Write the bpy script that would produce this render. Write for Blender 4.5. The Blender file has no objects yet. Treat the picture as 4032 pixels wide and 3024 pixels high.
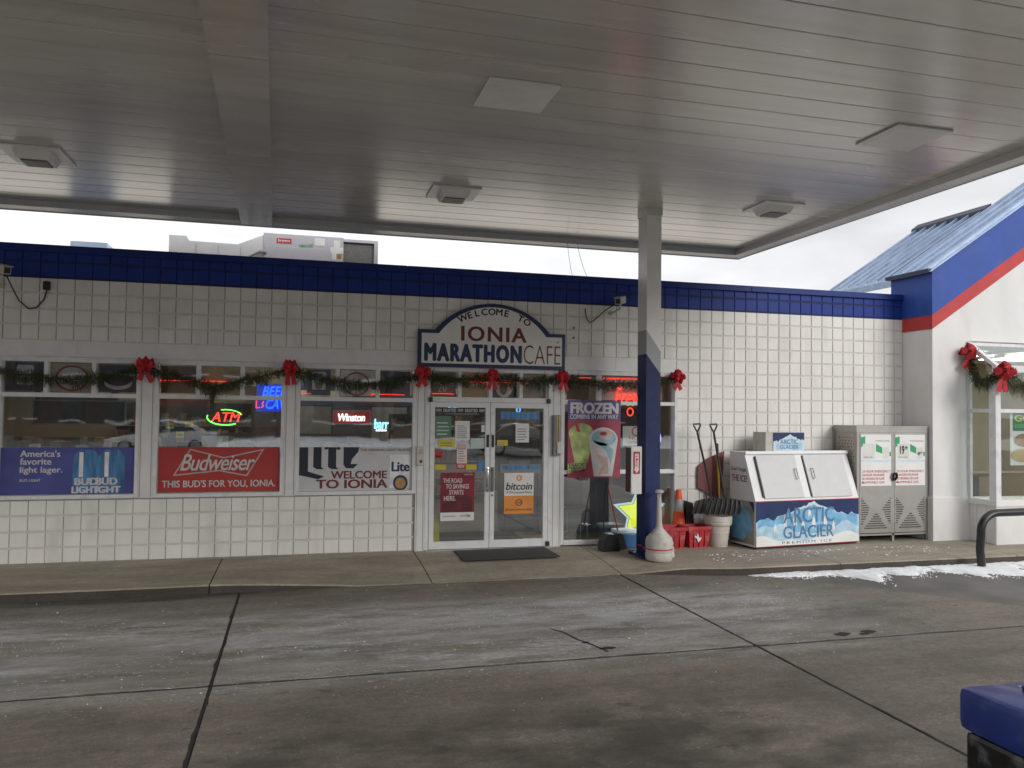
import bpy, bmesh, math, random
from mathutils import Vector, Matrix, Euler
random.seed(7)
R = math.radians
SC = bpy.context.scene
COL = SC.collection

# ------------------------------------------------------------------ camera
cam_d = bpy.data.cameras.new('camera')
cam = bpy.data.objects.new('camera', cam_d); COL.objects.link(cam)
SC.camera = cam
cam_d.sensor_fit = 'HORIZONTAL'; cam_d.sensor_width = 36.0
cam_d.lens = 36.0 * 3133.08 / 4032.0
cam_d.clip_start = 0.05; cam_d.clip_end = 3000
def cam_matrix(loc, yaw, pitch, roll):
    f = Vector((math.sin(yaw)*math.cos(pitch), math.cos(yaw)*math.cos(pitch), math.sin(pitch)))
    r = Vector((math.cos(yaw), -math.sin(yaw), 0)); u = r.cross(f)
    r2 = r*math.cos(roll) + u*math.sin(roll); u2 = -r*math.sin(roll) + u*math.cos(roll)
    m = Matrix.Identity(4)
    for i in range(3):
        m[i][0] = r2[i]; m[i][1] = u2[i]; m[i][2] = -f[i]; m[i][3] = loc[i]
    return m
CAM = Vector((3.41708, -11.36573, 2.03572))
cam.matrix_world = cam_matrix(CAM, 0.26295, 0.03195, 0.01229)

# ------------------------------------------------------------------ sky and sun (overcast)
SUN_EL, SUN_AZ = R(22.5), R(152)     # azimuth clockwise from +Y
world = bpy.data.worlds.new('World'); SC.world = world; world.use_nodes = True
nt = world.node_tree; nt.nodes.clear()
out = nt.nodes.new('ShaderNodeOutputWorld'); bg = nt.nodes.new('ShaderNodeBackground')
sky = nt.nodes.new('ShaderNodeTexSky'); sky.sky_type = 'NISHITA'; sky.sun_disc = False
sky.sun_elevation = SUN_EL; sky.sun_rotation = SUN_AZ; sky.dust_density = 4; sky.air_density = 1.5
hs = nt.nodes.new('ShaderNodeHueSaturation'); hs.inputs['Saturation'].default_value = 0.12
nt.links.new(sky.outputs[0], hs.inputs['Color'])
tc = nt.nodes.new('ShaderNodeTexCoord'); mp = nt.nodes.new('ShaderNodeMapping'); mp.inputs['Scale'].default_value = (1, 1, 2.6)
nz = nt.nodes.new('ShaderNodeTexNoise'); nz.inputs['Scale'].default_value = 2.2; nz.inputs['Detail'].default_value = 5; nz.inputs['Roughness'].default_value = .52
nt.links.new(tc.outputs['Generated'], mp.inputs[0]); nt.links.new(mp.outputs[0], nz.inputs['Vector'])
cr = nt.nodes.new('ShaderNodeValToRGB'); cr.color_ramp.elements[0].position = .34; cr.color_ramp.elements[1].position = .60
cr.color_ramp.elements[0].color = (5.0, 5.12, 5.4, 1); cr.color_ramp.elements[1].color = (7.9, 7.9, 8.0, 1)
nt.links.new(nz.outputs[0], cr.inputs[0])
mx = nt.nodes.new('ShaderNodeMix'); mx.data_type = 'RGBA'; mx.inputs[0].default_value = 0.9
nt.links.new(hs.outputs[0], mx.inputs[6]); nt.links.new(cr.outputs[0], mx.inputs[7])
nt.links.new(mx.outputs[2], bg.inputs[0]); bg.inputs[1].default_value = 0.1
nt.links.new(bg.outputs[0], out.inputs[0])
sun_d = bpy.data.lights.new('sun', 'SUN'); sun_d.energy = 1.05; sun_d.angle = R(25); sun_d.color = (1, .97, .93)
sun = bpy.data.objects.new('sun', sun_d); COL.objects.link(sun); sun.location = (20, -20, 30)
sd = Vector((math.sin(SUN_AZ)*math.cos(SUN_EL), math.cos(SUN_AZ)*math.cos(SUN_EL), math.sin(SUN_EL)))
sun.rotation_euler = (-sd).to_track_quat('-Z', 'Y').to_euler()
vs = SC.view_settings; vs.view_transform = 'Standard'; vs.look = 'None'; vs.exposure = 0.62; vs.gamma = 1; vs.use_curve_mapping = False

# ------------------------------------------------------------------ materials
MATS = {}
def node_mat(name):
    m = bpy.data.materials.new(name); m.use_nodes = True; MATS[name] = m
    n = m.node_tree; return m, n, n.nodes['Principled BSDF']
def setin(b, **k):
    for a, v in k.items(): b.inputs[a.replace('_', ' ')].default_value = v
def col4(c): return (c[0], c[1], c[2], 1)
def M(name, c, rough=.55, metal=0, var=.12, vscale=6, bump=.0, bscale=60, emit=None, es=0, obj_rand=0, spec=.5, coat=0, stretch=None, dirt=None, dscale=3):
    """painted / plastic / metal surface: colour with cloudy variation, optional dirt, fine relief"""
    m, n, b = node_mat(name); L = n.links.new
    geo = n.nodes.new('ShaderNodeNewGeometry'); src = geo.outputs['Position']
    if stretch:
        mm = n.nodes.new('ShaderNodeMapping'); mm.inputs['Scale'].default_value = stretch; L(src, mm.inputs[0]); src = mm.outputs[0]
    t = n.nodes.new('ShaderNodeTexNoise'); t.inputs['Scale'].default_value = vscale; t.inputs['Detail'].default_value = 5; L(src, t.inputs['Vector'])
    r = n.nodes.new('ShaderNodeValToRGB'); e = r.color_ramp.elements
    e[0].position = .3; e[1].position = .7
    e[0].color = col4([v*(1-var) for v in c]); e[1].color = col4([min(1, v*(1+var*.6)) for v in c])
    L(t.outputs[0], r.inputs[0]); cur = r.outputs[0]
    if dirt:
        t2 = n.nodes.new('ShaderNodeTexNoise'); t2.inputs['Scale'].default_value = dscale; t2.inputs['Detail'].default_value = 8; L(src, t2.inputs['Vector'])
        q = n.nodes.new('ShaderNodeValToRGB'); q.color_ramp.elements[0].position = .52; q.color_ramp.elements[1].position = .72
        q.color_ramp.elements[0].color = (0, 0, 0, 1); q.color_ramp.elements[1].color = (dirt[3],)*3 + (1,); L(t2.outputs[0], q.inputs[0])
        x = n.nodes.new('ShaderNodeMix'); x.data_type = 'RGBA'; L(q.outputs[0], x.inputs[0]); L(cur, x.inputs[6]); x.inputs[7].default_value = col4(dirt); cur = x.outputs[2]
    if obj_rand:
        oi = n.nodes.new('ShaderNodeObjectInfo'); mr = n.nodes.new('ShaderNodeMapRange'); L(oi.outputs['Random'], mr.inputs[0])
        mr.inputs[3].default_value = 1-obj_rand; mr.inputs[4].default_value = 1+obj_rand*.4
        x = n.nodes.new('ShaderNodeMix'); x.data_type = 'RGBA'; x.blend_type = 'MULTIPLY'; x.inputs[0].default_value = 1; L(cur, x.inputs[6]); L(mr.outputs[0], x.inputs[7]); cur = x.outputs[2]
    L(cur, b.inputs['Base Color'])
    rr = n.nodes.new('ShaderNodeMapRange'); L(t.outputs[0], rr.inputs[0]); rr.inputs[3].default_value = max(.03, rough-.08); rr.inputs[4].default_value = min(1, rough+.1); L(rr.outputs[0], b.inputs['Roughness'])
    setin(b, Metallic=metal, Specular_IOR_Level=spec, Coat_Weight=coat)
    if bump:
        t3 = n.nodes.new('ShaderNodeTexNoise'); t3.inputs['Scale'].default_value = bscale; t3.inputs['Detail'].default_value = 4; L(src, t3.inputs['Vector'])
        bp = n.nodes.new('ShaderNodeBump'); bp.inputs['Strength'].default_value = bump; bp.inputs['Distance'].default_value = .01; L(t3.outputs[0], bp.inputs['Height']); L(bp.outputs[0], b.inputs['Normal'])
    if emit: b.inputs['Emission Color'].default_value = col4(emit); b.inputs['Emission Strength'].default_value = es
    return m
def glass(name, tint=(.9, .93, .92), refl=1.7):
    m, n, b = node_mat(name); L = n.links.new; n.nodes.remove(b); o = n.nodes['Material Output']
    tr = n.nodes.new('ShaderNodeBsdfTransparent'); tr.inputs[0].default_value = col4(tint)
    gl = n.nodes.new('ShaderNodeBsdfGlossy'); gl.inputs['Roughness'].default_value = .02; gl.inputs[0].default_value = (.95, .97, 1, 1)
    geo = n.nodes.new('ShaderNodeNewGeometry'); t = n.nodes.new('ShaderNodeTexNoise'); t.inputs['Scale'].default_value = .9; L(geo.outputs['Position'], t.inputs['Vector'])
    bp = n.nodes.new('ShaderNodeBump'); bp.inputs['Strength'].default_value = .25; bp.inputs['Distance'].default_value = .012; L(t.outputs[0], bp.inputs['Height']); L(bp.outputs[0], gl.inputs['Normal'])
    fr = n.nodes.new('ShaderNodeFresnel'); ir = n.nodes.new('ShaderNodeMapRange'); L(geo.outputs['Backfacing'], ir.inputs[0]); ir.inputs[3].default_value = 1.5; ir.inputs[4].default_value = 1/1.5; L(ir.outputs[0], fr.inputs[0])   # a thin sheet: both faces reflect alike
    mu = n.nodes.new('ShaderNodeMath'); mu.operation = 'MULTIPLY'; mu.use_clamp = True; mu.inputs[1].default_value = refl; L(fr.outputs[0], mu.inputs[0])
    mi = n.nodes.new('ShaderNodeMixShader'); L(mu.outputs[0], mi.inputs[0]); L(tr.outputs[0], mi.inputs[1]); L(gl.outputs[0], mi.inputs[2]); L(mi.outputs[0], o.inputs[0])
    return m
def neon(name, c, s):
    m, n, b = node_mat(name); setin(b, Base_Color=col4(c), Roughness=.4); b.inputs['Emission Color'].default_value = col4(c); b.inputs['Emission Strength'].default_value = s
    return m
def concrete(name, base, frost=0, stain=.5, warm=(.30, .26, .21)):
    m, n, b = node_mat(name); L = n.links.new
    geo = n.nodes.new('ShaderNodeNewGeometry'); P = geo.outputs['Position']
    def noise(scale, detail=6, sx=1, sy=1, rough=.55):
        mm = n.nodes.new('ShaderNodeMapping'); mm.inputs['Scale'].default_value = (sx, sy, 1); L(P, mm.inputs[0])
        t = n.nodes.new('ShaderNodeTexNoise'); t.inputs['Scale'].default_value = scale; t.inputs['Detail'].default_value = detail; t.inputs['Roughness'].default_value = rough; L(mm.outputs[0], t.inputs['Vector']); return t.outputs[0]
    def ramp(s, p0, p1, c0, c1):
        r = n.nodes.new('ShaderNodeValToRGB'); e = r.color_ramp.elements; e[0].position = p0; e[1].position = p1; e[0].color = col4(c0); e[1].color = col4(c1); L(s, r.inputs[0]); return r.outputs[0]
    def mix(f, a, bb, mode='MIX', fac=None):
        x = n.nodes.new('ShaderNodeMix'); x.data_type = 'RGBA'; x.blend_type = mode
        if f is None: x.inputs[0].default_value = fac
        else: L(f, x.inputs[0])
        L(a, x.inputs[6])
        if isinstance(bb, tuple): x.inputs[7].default_value = col4(bb)
        else: L(bb, x.inputs[7])
        return x.outputs[2]
    g = [v*.8 for v in base]
    c = ramp(noise(1.1, 7), .33, .68, g, base)
    c = mix(None, c, ramp(noise(2.2, 8, .35, 1.6), .35, .7, (.72, .7, .68), (1.12, 1.08, 1.02)), 'MULTIPLY', .75)
    c = mix(None, c, ramp(noise(55, 3), .3, .7, (.7, .7, .7), (1.2, 1.2, 1.2)), 'MULTIPLY', .7)
    c = mix(None, c, ramp(noise(11, 6, .8, 1.3, .7), .35, .65, (.74, .74, .73), (1.12, 1.12, 1.12)), 'MULTIPLY', .7)
    st = ramp(noise(.75, 6, .8, 1.25, .6), .53, .68, (0, 0, 0), (stain,)*3)
    c = mix(st, c, tuple(v*.38 for v in base))
    sp = ramp(noise(3.6, 5, 1, 1.8, .6), .64, .70, (0, 0, 0), (stain*.9,)*3)
    c = mix(sp, c, tuple(v*.3 for v in base))
    if frost:
        f1 = ramp(noise(.55, 4, .55, 1.3), .36, .52, (0, 0, 0), (1, 1, 1))
        f2 = ramp(noise(3.2, 8, .45, 1.5, .7), .42, .62, (0, 0, 0), (1, 1, 1))
        f3 = ramp(noise(22, 5, .7, 1.2, .75), .42, .64, (.3, .3, .3), (1, 1, 1))
        sx = n.nodes.new('ShaderNodeSeparateXYZ'); L(P, sx.inputs[0])
        def window(o, a0, a1, b0, b1):
            k1 = n.nodes.new('ShaderNodeMapRange'); k1.interpolation_type = 'SMOOTHSTEP'; L(o, k1.inputs[0]); k1.inputs[1].default_value = a0; k1.inputs[2].default_value = a1
            k2 = n.nodes.new('ShaderNodeMapRange'); k2.interpolation_type = 'SMOOTHSTEP'; L(o, k2.inputs[0]); k2.inputs[1].default_value = b0; k2.inputs[2].default_value = b1; k2.inputs[3].default_value = 1; k2.inputs[4].default_value = 0
            return mix(None, k1.outputs[0], k2.outputs[0], 'MULTIPLY', 1)
        w = mix(None, window(sx.outputs[1], -5.4, -4.5, -3.0, -2.2), window(sx.outputs[0], -9, -7, 7.4, 10.5), 'MULTIPLY', 1)
        f = mix(None, mix(None, mix(None, f1, f2, 'MULTIPLY', .9), f3, 'MULTIPLY', .8), w, 'MULTIPLY', 1)
        f = mix(None, f, (frost,)*3, 'MULTIPLY', 1)
        sp2 = mix(None, mix(None, ramp(noise(34, 2, .8, 1.1, .5), .66, .70, (0, 0, 0), (1, 1, 1)), ramp(noise(1.3, 5, .6, 1.3), .38, .56, (.08, .08, .08), (1, 1, 1)), 'MULTIPLY', 1), w, 'MULTIPLY', .75)
        c = mix(sp2, c, (.66, .68, .70))
        c = mix(f, c, (.60, .61, .61))
        loc = mix(None, window(sx.outputs[1], -4.1, -3.4, -3.1, -2.45), window(sx.outputs[0], 3.4, 5.4, 7.4, 9.3), 'MULTIPLY', 1)
        lf = mix(None, mix(None, ramp(noise(2.4, 7, .6, 1.5, .7), .40, .62, (0, 0, 0), (.95, .95, .95)), ramp(noise(30, 4, .8, 1.1, .7), .40, .60, (.2, .2, .2), (1, 1, 1)), 'MULTIPLY', .85), loc, 'MULTIPLY', 1)
        c = mix(lf, c, (.60, .61, .61))
        # pale tyre-dragged film of dried salt between the joint and the kerb
        ff = mix(None, ramp(noise(1.6, 7, .3, 2.0, .65), .4, .72, (.0, .0, .0), (.62, .62, .62)), w, 'MULTIPLY', 1)
        c = mix(ff, c, (.44, .445, .44))
        oil = mix(None, mix(None, window(sx.outputs[1], -12, -11, -6.4, -5.3), window(sx.outputs[0], 1.5, 3.6, 6.2, 8.6), 'MULTIPLY', 1), ramp(noise(1.7, 7, 1, 1.5, .62), .40, .62, (.0, .0, .0), (.85, .85, .85)), 'MULTIPLY', 1)
        c = mix(oil, c, (.075, .066, .056))
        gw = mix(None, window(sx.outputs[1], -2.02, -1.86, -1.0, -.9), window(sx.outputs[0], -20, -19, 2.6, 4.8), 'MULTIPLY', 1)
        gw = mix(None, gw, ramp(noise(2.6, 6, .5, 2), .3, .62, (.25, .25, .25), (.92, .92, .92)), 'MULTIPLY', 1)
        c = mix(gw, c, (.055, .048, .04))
    L(c, b.inputs['Base Color']); setin(b, Specular_IOR_Level=.35)
    rr = n.nodes.new('ShaderNodeMapRange'); L(noise(1.5, 5), rr.inputs[0]); rr.inputs[3].default_value = .55; rr.inputs[4].default_value = .95; L(rr.outputs[0], b.inputs['Roughness'])
    bp = n.nodes.new('ShaderNodeBump'); bp.inputs['Strength'].default_value = .35; bp.inputs['Distance'].default_value = .006; L(noise(70, 5), bp.inputs['Height']); L(bp.outputs[0], b.inputs['Normal'])
    return m

WALLC = (.79, .77, .735)
M('block_paint', WALLC, .5, var=.06, vscale=3, bump=.3, bscale=90, obj_rand=.065, dirt=(.50, .47, .42, .35), dscale=2.4, stretch=(1.5, 1, .45))
M('mortar', (.36, .35, .33), .8, var=.15, vscale=9, bump=.3)
M('bed_joint', (.64, .62, .585), .7, var=.08, vscale=5, bump=.3)
M('block_blue', (.014, .040, .25), .5, spec=.25, var=.12, vscale=4, bump=.2, bscale=90, obj_rand=.08)
M('mortar_blue', (.008, .016, .08), .7)
M('cap_blue', (.013, .032, .18), .45, spec=.25, var=.1)
M('trim_white', (.74, .735, .72), .42, var=.05, vscale=5, dirt=(.5, .48, .45, .3), dscale=4)
M('frame_white', (.72, .73, .73), .38, var=.05, vscale=8, dirt=(.42, .41, .39, .4), dscale=7)
M('plaster', (.76, .755, .74), .6, var=.07, vscale=2, bump=.3, bscale=120, dirt=(.56, .54, .50, .5), dscale=1.5, stretch=(1.4, 1, .5))
M('wing_blue', (.033, .085, .36), .5, var=.16, vscale=2.5, spec=.3, dirt=(.07, .12, .36, .5), dscale=3)
M('wing_red', (.52, .055, .055), .5, var=.14, vscale=3, spec=.3)
M('roof_blue', (.34, .43, .58), .30, metal=.35, var=.22, vscale=3, stretch=(1, 3, 1))
M('roof_edge', (.02, .03, .06), .5)
M('soffit', (.57, .54, .495), .24, var=.13, vscale=1.3, bump=.04, bscale=3.0, stretch=(.3, 2.2, 1), obj_rand=.06, spec=.6, coat=.9, dirt=(.36, .335, .295, .5), dscale=1.6)
MATS['soffit'].node_tree.nodes['Principled BSDF'].inputs['IOR'].default_value = 1.75; MATS['soffit'].node_tree.nodes['Principled BSDF'].inputs['Coat Roughness'].default_value = .2
M('canopy_trim', (.62, .61, .59), .3, var=.06)
M('canopy_fascia', (.75, .75, .74), .35, var=.05)
M('lamp_plate', (.78, .78, .77), .3, var=.06)
M('lamp_lens', (.62, .63, .63), .15, var=.1, spec=.7)
M('lamp_dark', (.10, .095, .085), .4)
M('col_white', (.80, .795, .775), .35, var=.06, dirt=(.5, .48, .44, .35))
M('col_grey', (.36, .39, .41), .4, var=.08)
M('col_blue', (.013, .026, .115), .42, var=.14, spec=.3, dirt=(.035, .045, .1, .5))
M('white', (.78, .78, .77), .45, var=.05)
M('white_print', (.8, .8, .79), .5, var=.05)
M('grey_print', (.46, .40, .40), .5)
M('sign_white', (.76, .755, .73), .42, var=.04)
M('navy', (.012, .028, .095), .4, var=.08)
M('dull_red', (.20, .06, .06), .6, var=.3)
M('maroon', (.16, .022, .022), .45, var=.08)
M('black', (.012, .012, .013), .45, var=.2)
M('black_plastic', (.018, .018, .02), .35, var=.25)
M('rubber', (.055, .052, .049), .85, bump=.4)
M('red', (.48, .025, .03), .5, var=.12)
M('red_plastic', (.42, .022, .03), .42, var=.15, dirt=(.55, .4, .4, .3), dscale=8)
M('bow_red', (.50, .014, .022), .55, var=.2, vscale=20)
M('orange', (.80, .10, .025), .5, var=.12)
M('reflect_grey', (.34, .33, .32), .4, var=.1)
M('bucket_white', (.60, .56, .50), .5, var=.12, dirt=(.36, .32, .27, .6), dscale=6)
M('ash_plastic', (.52, .50, .46), .55, var=.14, dirt=(.3, .28, .24, .6), dscale=9)
M('steel', (.40, .39, .37), .42, metal=.75, var=.14, vscale=3, dirt=(.27, .24, .2, .5))
M('steel_warm_reflect', (.46, .43, .37), .5, metal=.35, var=.12, dirt=(.3, .26, .2, .5))  # cage side: warm reflected light painted into the steel colour
M('chrome', (.6, .6, .6), .2, metal=1)
M('hole', (.02, .02, .02), .8)
M('yellow', (.62, .44, .03), .45)
M('ice_navy', (.012, .03, .12), .4)
M('ice_pale', (.62, .74, .82), .45, var=.12, vscale=9)
M('ice_cyan', (.20, .48, .74), .45, var=.3, vscale=7)
M('ice_mid', (.46, .67, .82), .45, var=.25, vscale=9)
M('ice_text', (.10, .21, .38), .4)
M('freezer_white', (.78, .78, .79), .32, var=.04)
M('freezer_door', (.60, .60, .60), .38, var=.04)
M('camera_body', (.50, .48, .43), .45, var=.1)
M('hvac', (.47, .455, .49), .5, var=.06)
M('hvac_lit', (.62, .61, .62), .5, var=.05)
M('coil', (.16, .16, .155), .7, var=.3, vscale=40)
M('trunk', (.09, .065, .045), .9, var=.3, bump=.5)
M('needle', (.05, .075, .028), .7, var=.5, vscale=30)
M('needle_brown', (.10, .075, .035), .7, var=.4, vscale=30)
M('bin_blue', (.014, .036, .23), .34, var=.2, vscale=12, coat=.2, dirt=(.08, .10, .25, .45), dscale=9)
M('bin_body', (.012, .012, .013), .3, var=.6, vscale=9, dirt=(.14, .14, .15, .9), dscale=14)
M('rack_black', (.02, .02, .022), .35, var=.2)
M('asphalt', (.17, .163, .152), .9, var=.3, vscale=2, bump=.6, bscale=120, dirt=(.22, .215, .205, .6), dscale=.8)
M('joint_tar', (.03, .028, .026), .8)
M('snow', (.90, .92, .94), .75, var=.04, vscale=5, bump=.4, bscale=26)
M('roof_dark', (.06, .06, .065), .8)
M('roof_snow', (.90, .83, .72), .8, var=.10, vscale=.7)
M('in_wall', (.36, .31, .22), .7, var=.06)
M('in_floor', (.32, .28, .22), .35, var=.15, vscale=2)
M('in_ceiling', (.55, .54, .5), .8)
M('shelf_dark', (.05, .048, .045), .5)
M('counter', (.16, .10, .06), .5, var=.2)
M('green_wire', (.10, .22, .14), .6)
M('cardboard', (.33, .24, .14), .7)
M('paper', (.70, .70, .68), .6, var=.08)
M('paper_pink', (.62, .42, .42), .6)
M('paper_mint', (.50, .58, .55), .6)
M('yellow_sign', (.60, .50, .04), .5)
M('bl_blue', (.075, .085, .30), .4, var=.25, vscale=2)
M('bl_cyan', (.07, .22, .44), .4, var=.5, vscale=7, stretch=(3, 1, .5))
M('sign_text', (.62, .61, .61), .5)
M('bud_red', (.42, .038, .034), .45, var=.06)
M('lite_grey', (.56, .57, .58), .45, var=.05)
M('lite_navy', (.012, .018, .04), .45)
M('lite_gold', (.45, .25, .09), .5, var=.3, vscale=25)
M('road_red', (.22, .008, .022), .45, var=.35, vscale=7)
M('road_dark', (.10, .006, .012), .45, var=.6, vscale=9)
M('coin_orange', (.70, .26, .04), .45)
M('coin_text', (.03, .03, .03), .45)
M('froz_purple', (.10, .07, .26), .45, var=.15)
M('froz_red', (.36, .05, .09), .45, var=.25, vscale=4)
M('froz_green', (.46, .54, .20), .45, var=.5, vscale=8)
M('froz_blue', (.30, .50, .58), .45, var=.25, vscale=9)
M('froz_peach', (.64, .48, .42), .45, var=.3, vscale=9)
M('froz_white', (.66, .64, .62), .45, var=.12, vscale=9)
M('sand_brown', (.40, .22, .08), .5, var=.5, vscale=18)
M('sand_green', (.02, .16, .08), .5)
M('lime', (.62, .66, .06), .5)
M('post_green', (.03, .36, .14), .5)
M('post_redtext', (.62, .16, .17), .5)
M('tr_brown', (.20, .11, .075), .6, var=.4, vscale=3)
M('tr_tan', (.60, .45, .22), .6, var=.3, vscale=3)
M('tr_navy', (.045, .055, .12), .6, var=.3, vscale=4)
M('tr_pink', (.74, .62, .60), .6, var=.2, vscale=4)
M('tr_beige', (.56, .51, .42), .6, var=.4, vscale=5)
M('tr_white', (.78, .78, .79), .6, var=.2, vscale=9)
M('dark_grey', (.07, .072, .075), .55, var=.2)
M('mid_grey', (.22, .225, .23), .55, var=.2)
M('mesh_dark', (.035, .04, .042), .5, var=.3, vscale=12)
M('blue_bin', (.03, .12, .29), .45)
M('pack_a', (.16, .04, .035), .5); M('pack_b', (.04, .06, .13), .5); M('pack_c', (.22, .16, .05), .5); M('pack_d', (.04, .09, .05), .5); M('pack_e', (.20, .19, .17), .5)
M('car_paint', (.80, .81, .82), .22, metal=.25, var=.03, coat=.8)
M('car_dark', (.05, .052, .06), .25, coat=.6)
M('car_glass', (.012, .013, .015), .06, spec=.8)
M('tyre', (.015, .015, .015), .9)
M('tail_red', (.30, .012, .012), .2)
M('brick_far', (.07, .04, .03), .8, var=.2, vscale=2)
M('tan_far', (.12, .10, .08), .8, var=.15, vscale=1)
M('twig', (.055, .045, .038), .9)
M('cable', (.16, .16, .17), .6)
glass('glass', (.94, .955, .95), 4.0); glass('glass_wing', (.90, .93, .92), 1.6); glass('glass_slope', (.6, .65, .66), 2.2)
neon('neon_red', (1, .05, .03), 1.9); neon('neon_green', (.16, 1, .10), 2.2); neon('neon_blue', (.012, .10, 1), 2.4); neon('neon_white', (.9, .92, 1), 2.5)
neon('neon_cyan', (.25, .75, 1), 2.2); neon('star_yellow', (.72, .80, .04), .55); neon('star_white', (.45, .66, .74), .5); neon('lit_red', (.25, .012, .012), .35); neon('lit_white', (.95, .9, .9), 1.6)
neon('neon_violet', (.42, .35, 1), 1.6); neon('led_strip', (1, .05, .025), 1.1); neon('tube', (1, .93, .78), 18.0); neon('blue_glow', (.015, .05, .5), .55); neon('wing_fill', (1, .96, .88), 7); neon('led_text', (.12, .45, 1), 2.0)
concrete('concrete', (.270, .246, .212), frost=1.0, stain=.7)
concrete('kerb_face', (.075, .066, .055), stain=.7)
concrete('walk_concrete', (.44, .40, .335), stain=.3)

# ------------------------------------------------------------------ helpers
def BM(): return bmesh.new()
def box(bm, x0, x1, y0, y1, z0, z1, bev=0):
    r = bmesh.ops.create_cube(bm, size=1, matrix=Matrix.Translation(((x0+x1)/2, (y0+y1)/2, (z0+z1)/2)) @ Matrix.Diagonal((abs(x1-x0), abs(y1-y0), abs(z1-z0), 1)))
    if bev:
        es = list({e for v in r['verts'] for e in v.link_edges})
        bmesh.ops.bevel(bm, geom=es, offset=bev, segments=2, affect='EDGES', profile=.6)
    return bm
def cyl(bm, p0, p1, r0, r1=None, n=12):
    p0, p1 = Vector(p0), Vector(p1); r1 = r0 if r1 is None else r1; d = p1-p0
    bmesh.ops.create_cone(bm, cap_ends=True, segments=n, radius1=r0, radius2=r1, depth=d.length, matrix=Matrix.Translation((p0+p1)/2) @ d.to_track_quat('Z', 'Y').to_matrix().to_4x4())
    return bm
def tube(bm, pts, r, n=8, closed=False):
    P = [Vector(p) for p in pts]; N = len(P); rings = []
    up = Vector((0, 0, 1)); prev = None
    for i in range(N):
        a = P[(i-1) % N] if (closed or i > 0) else P[i]; b = P[(i+1) % N] if (closed or i < N-1) else P[i]
        t = (b-a).normalized()
        if prev is None:
            prev = t.orthogonal().normalized()
        prev = (prev - t*prev.dot(t)).normalized(); q = t.cross(prev)
        rr = r[i] if isinstance(r, (list, tuple)) else r
        rings.append([bm.verts.new(P[i] + (prev*math.cos(2*math.pi*k/n) + q*math.sin(2*math.pi*k/n))*rr) for k in range(n)])
    for i in range(N if closed else N-1):
        A, B2 = rings[i], rings[(i+1) % N]
        for k in range(n): bm.faces.new((A[k], A[(k+1) % n], B2[(k+1) % n], B2[k]))
    if not closed:
        bm.faces.new(rings[0][::-1]); bm.faces.new(rings[-1])
    return bm
def lathe(bm, prof, n=24, c=(0, 0, 0)):
    rings = []
    for r, z in prof:
        rings.append([bm.verts.new((c[0]+r*math.cos(2*math.pi*k/n), c[1]+r*math.sin(2*math.pi*k/n), c[2]+z)) for k in range(n)])
    for A, B2 in zip(rings, rings[1:]):
        for k in range(n): bm.faces.new((A[k], A[(k+1) % n], B2[(k+1) % n], B2[k]))
    bm.faces.new(rings[0][::-1]); bm.faces.new(rings[-1]); return bm
def prism(bm, poly, axis, a0, a1):
    """polygon in the two other axes (x,z for axis y; y,z for x; x,y for z) extruded along axis"""
    def mk(p, a):
        return {'y': (p[0], a, p[1]), 'x': (a, p[0], p[1]), 'z': (p[0], p[1], a)}[axis]
    A = [bm.verts.new(mk(p, a0)) for p in poly]; B2 = [bm.verts.new(mk(p, a1)) for p in poly]; n = len(poly)
    bm.faces.new(A); bm.faces.new(B2[::-1])
    for i in range(n): bm.faces.new((A[i], B2[i], B2[(i+1) % n], A[(i+1) % n]))
    bmesh.ops.recalc_face_normals(bm, faces=bm.faces[:]); return bm
def sheet(bm, poly, y):           # flat print facing -Y
    bm.faces.new([bm.verts.new((p[0], y, p[1])) for p in poly]); return bm
def obj(name, bm, mat, parent=None, smooth=False, kind=None, loc=None, rot=None):
    me = bpy.data.meshes.new(name); bm.normal_update(); bm.to_mesh(me); bm.free()
    for mm in (mat if isinstance(mat, (list, tuple)) else [mat]): me.materials.append(MATS[mm])
    if smooth:
        me.polygons.foreach_set('use_smooth', [True]*len(me.polygons))
        try: me.set_sharp_from_angle(angle=R(38))
        except Exception: pass
    return link(name, me, parent, kind, loc, rot)
def link(name, me, parent=None, kind=None, loc=None, rot=None):
    o = bpy.data.objects.new(name, me); COL.objects.link(o)
    if parent is not None: o.parent = parent
    if loc: o.location = loc
    if rot: o.rotation_euler = rot
    if kind: o['kind'] = kind
    return o
def tag(o, label, cat, group=None):
    o['label'] = label; o['category'] = cat
    if group: o['group'] = group
    return o
def thing(name, label, cat, loc=(0, 0, 0), rz=0, group=None):
    o = bpy.data.objects.new(name, None); COL.objects.link(o); o.location = loc; o.rotation_euler = (0, 0, rz); o.empty_display_size = .2
    return tag(o, label, cat, group)
def struct(name, bm, mat): return obj(name, bm, mat, kind='structure')
def text_mesh(body, bold=0, shear=0, spacing=1.0, small=False):
    cu = bpy.data.curves.new('t', 'FONT'); cu.body = body; cu.offset = bold; cu.shear = shear; cu.space_character = spacing; cu.resolution_u = 3 if not small else 2; cu.fill_mode = 'FRONT'
    o = bpy.data.objects.new('t', cu); COL.objects.link(o); dg = bpy.context.evaluated_depsgraph_get()
    me = bpy.data.meshes.new_from_object(o.evaluated_get(dg)); bpy.data.objects.remove(o); bpy.data.curves.remove(cu); return me
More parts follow.
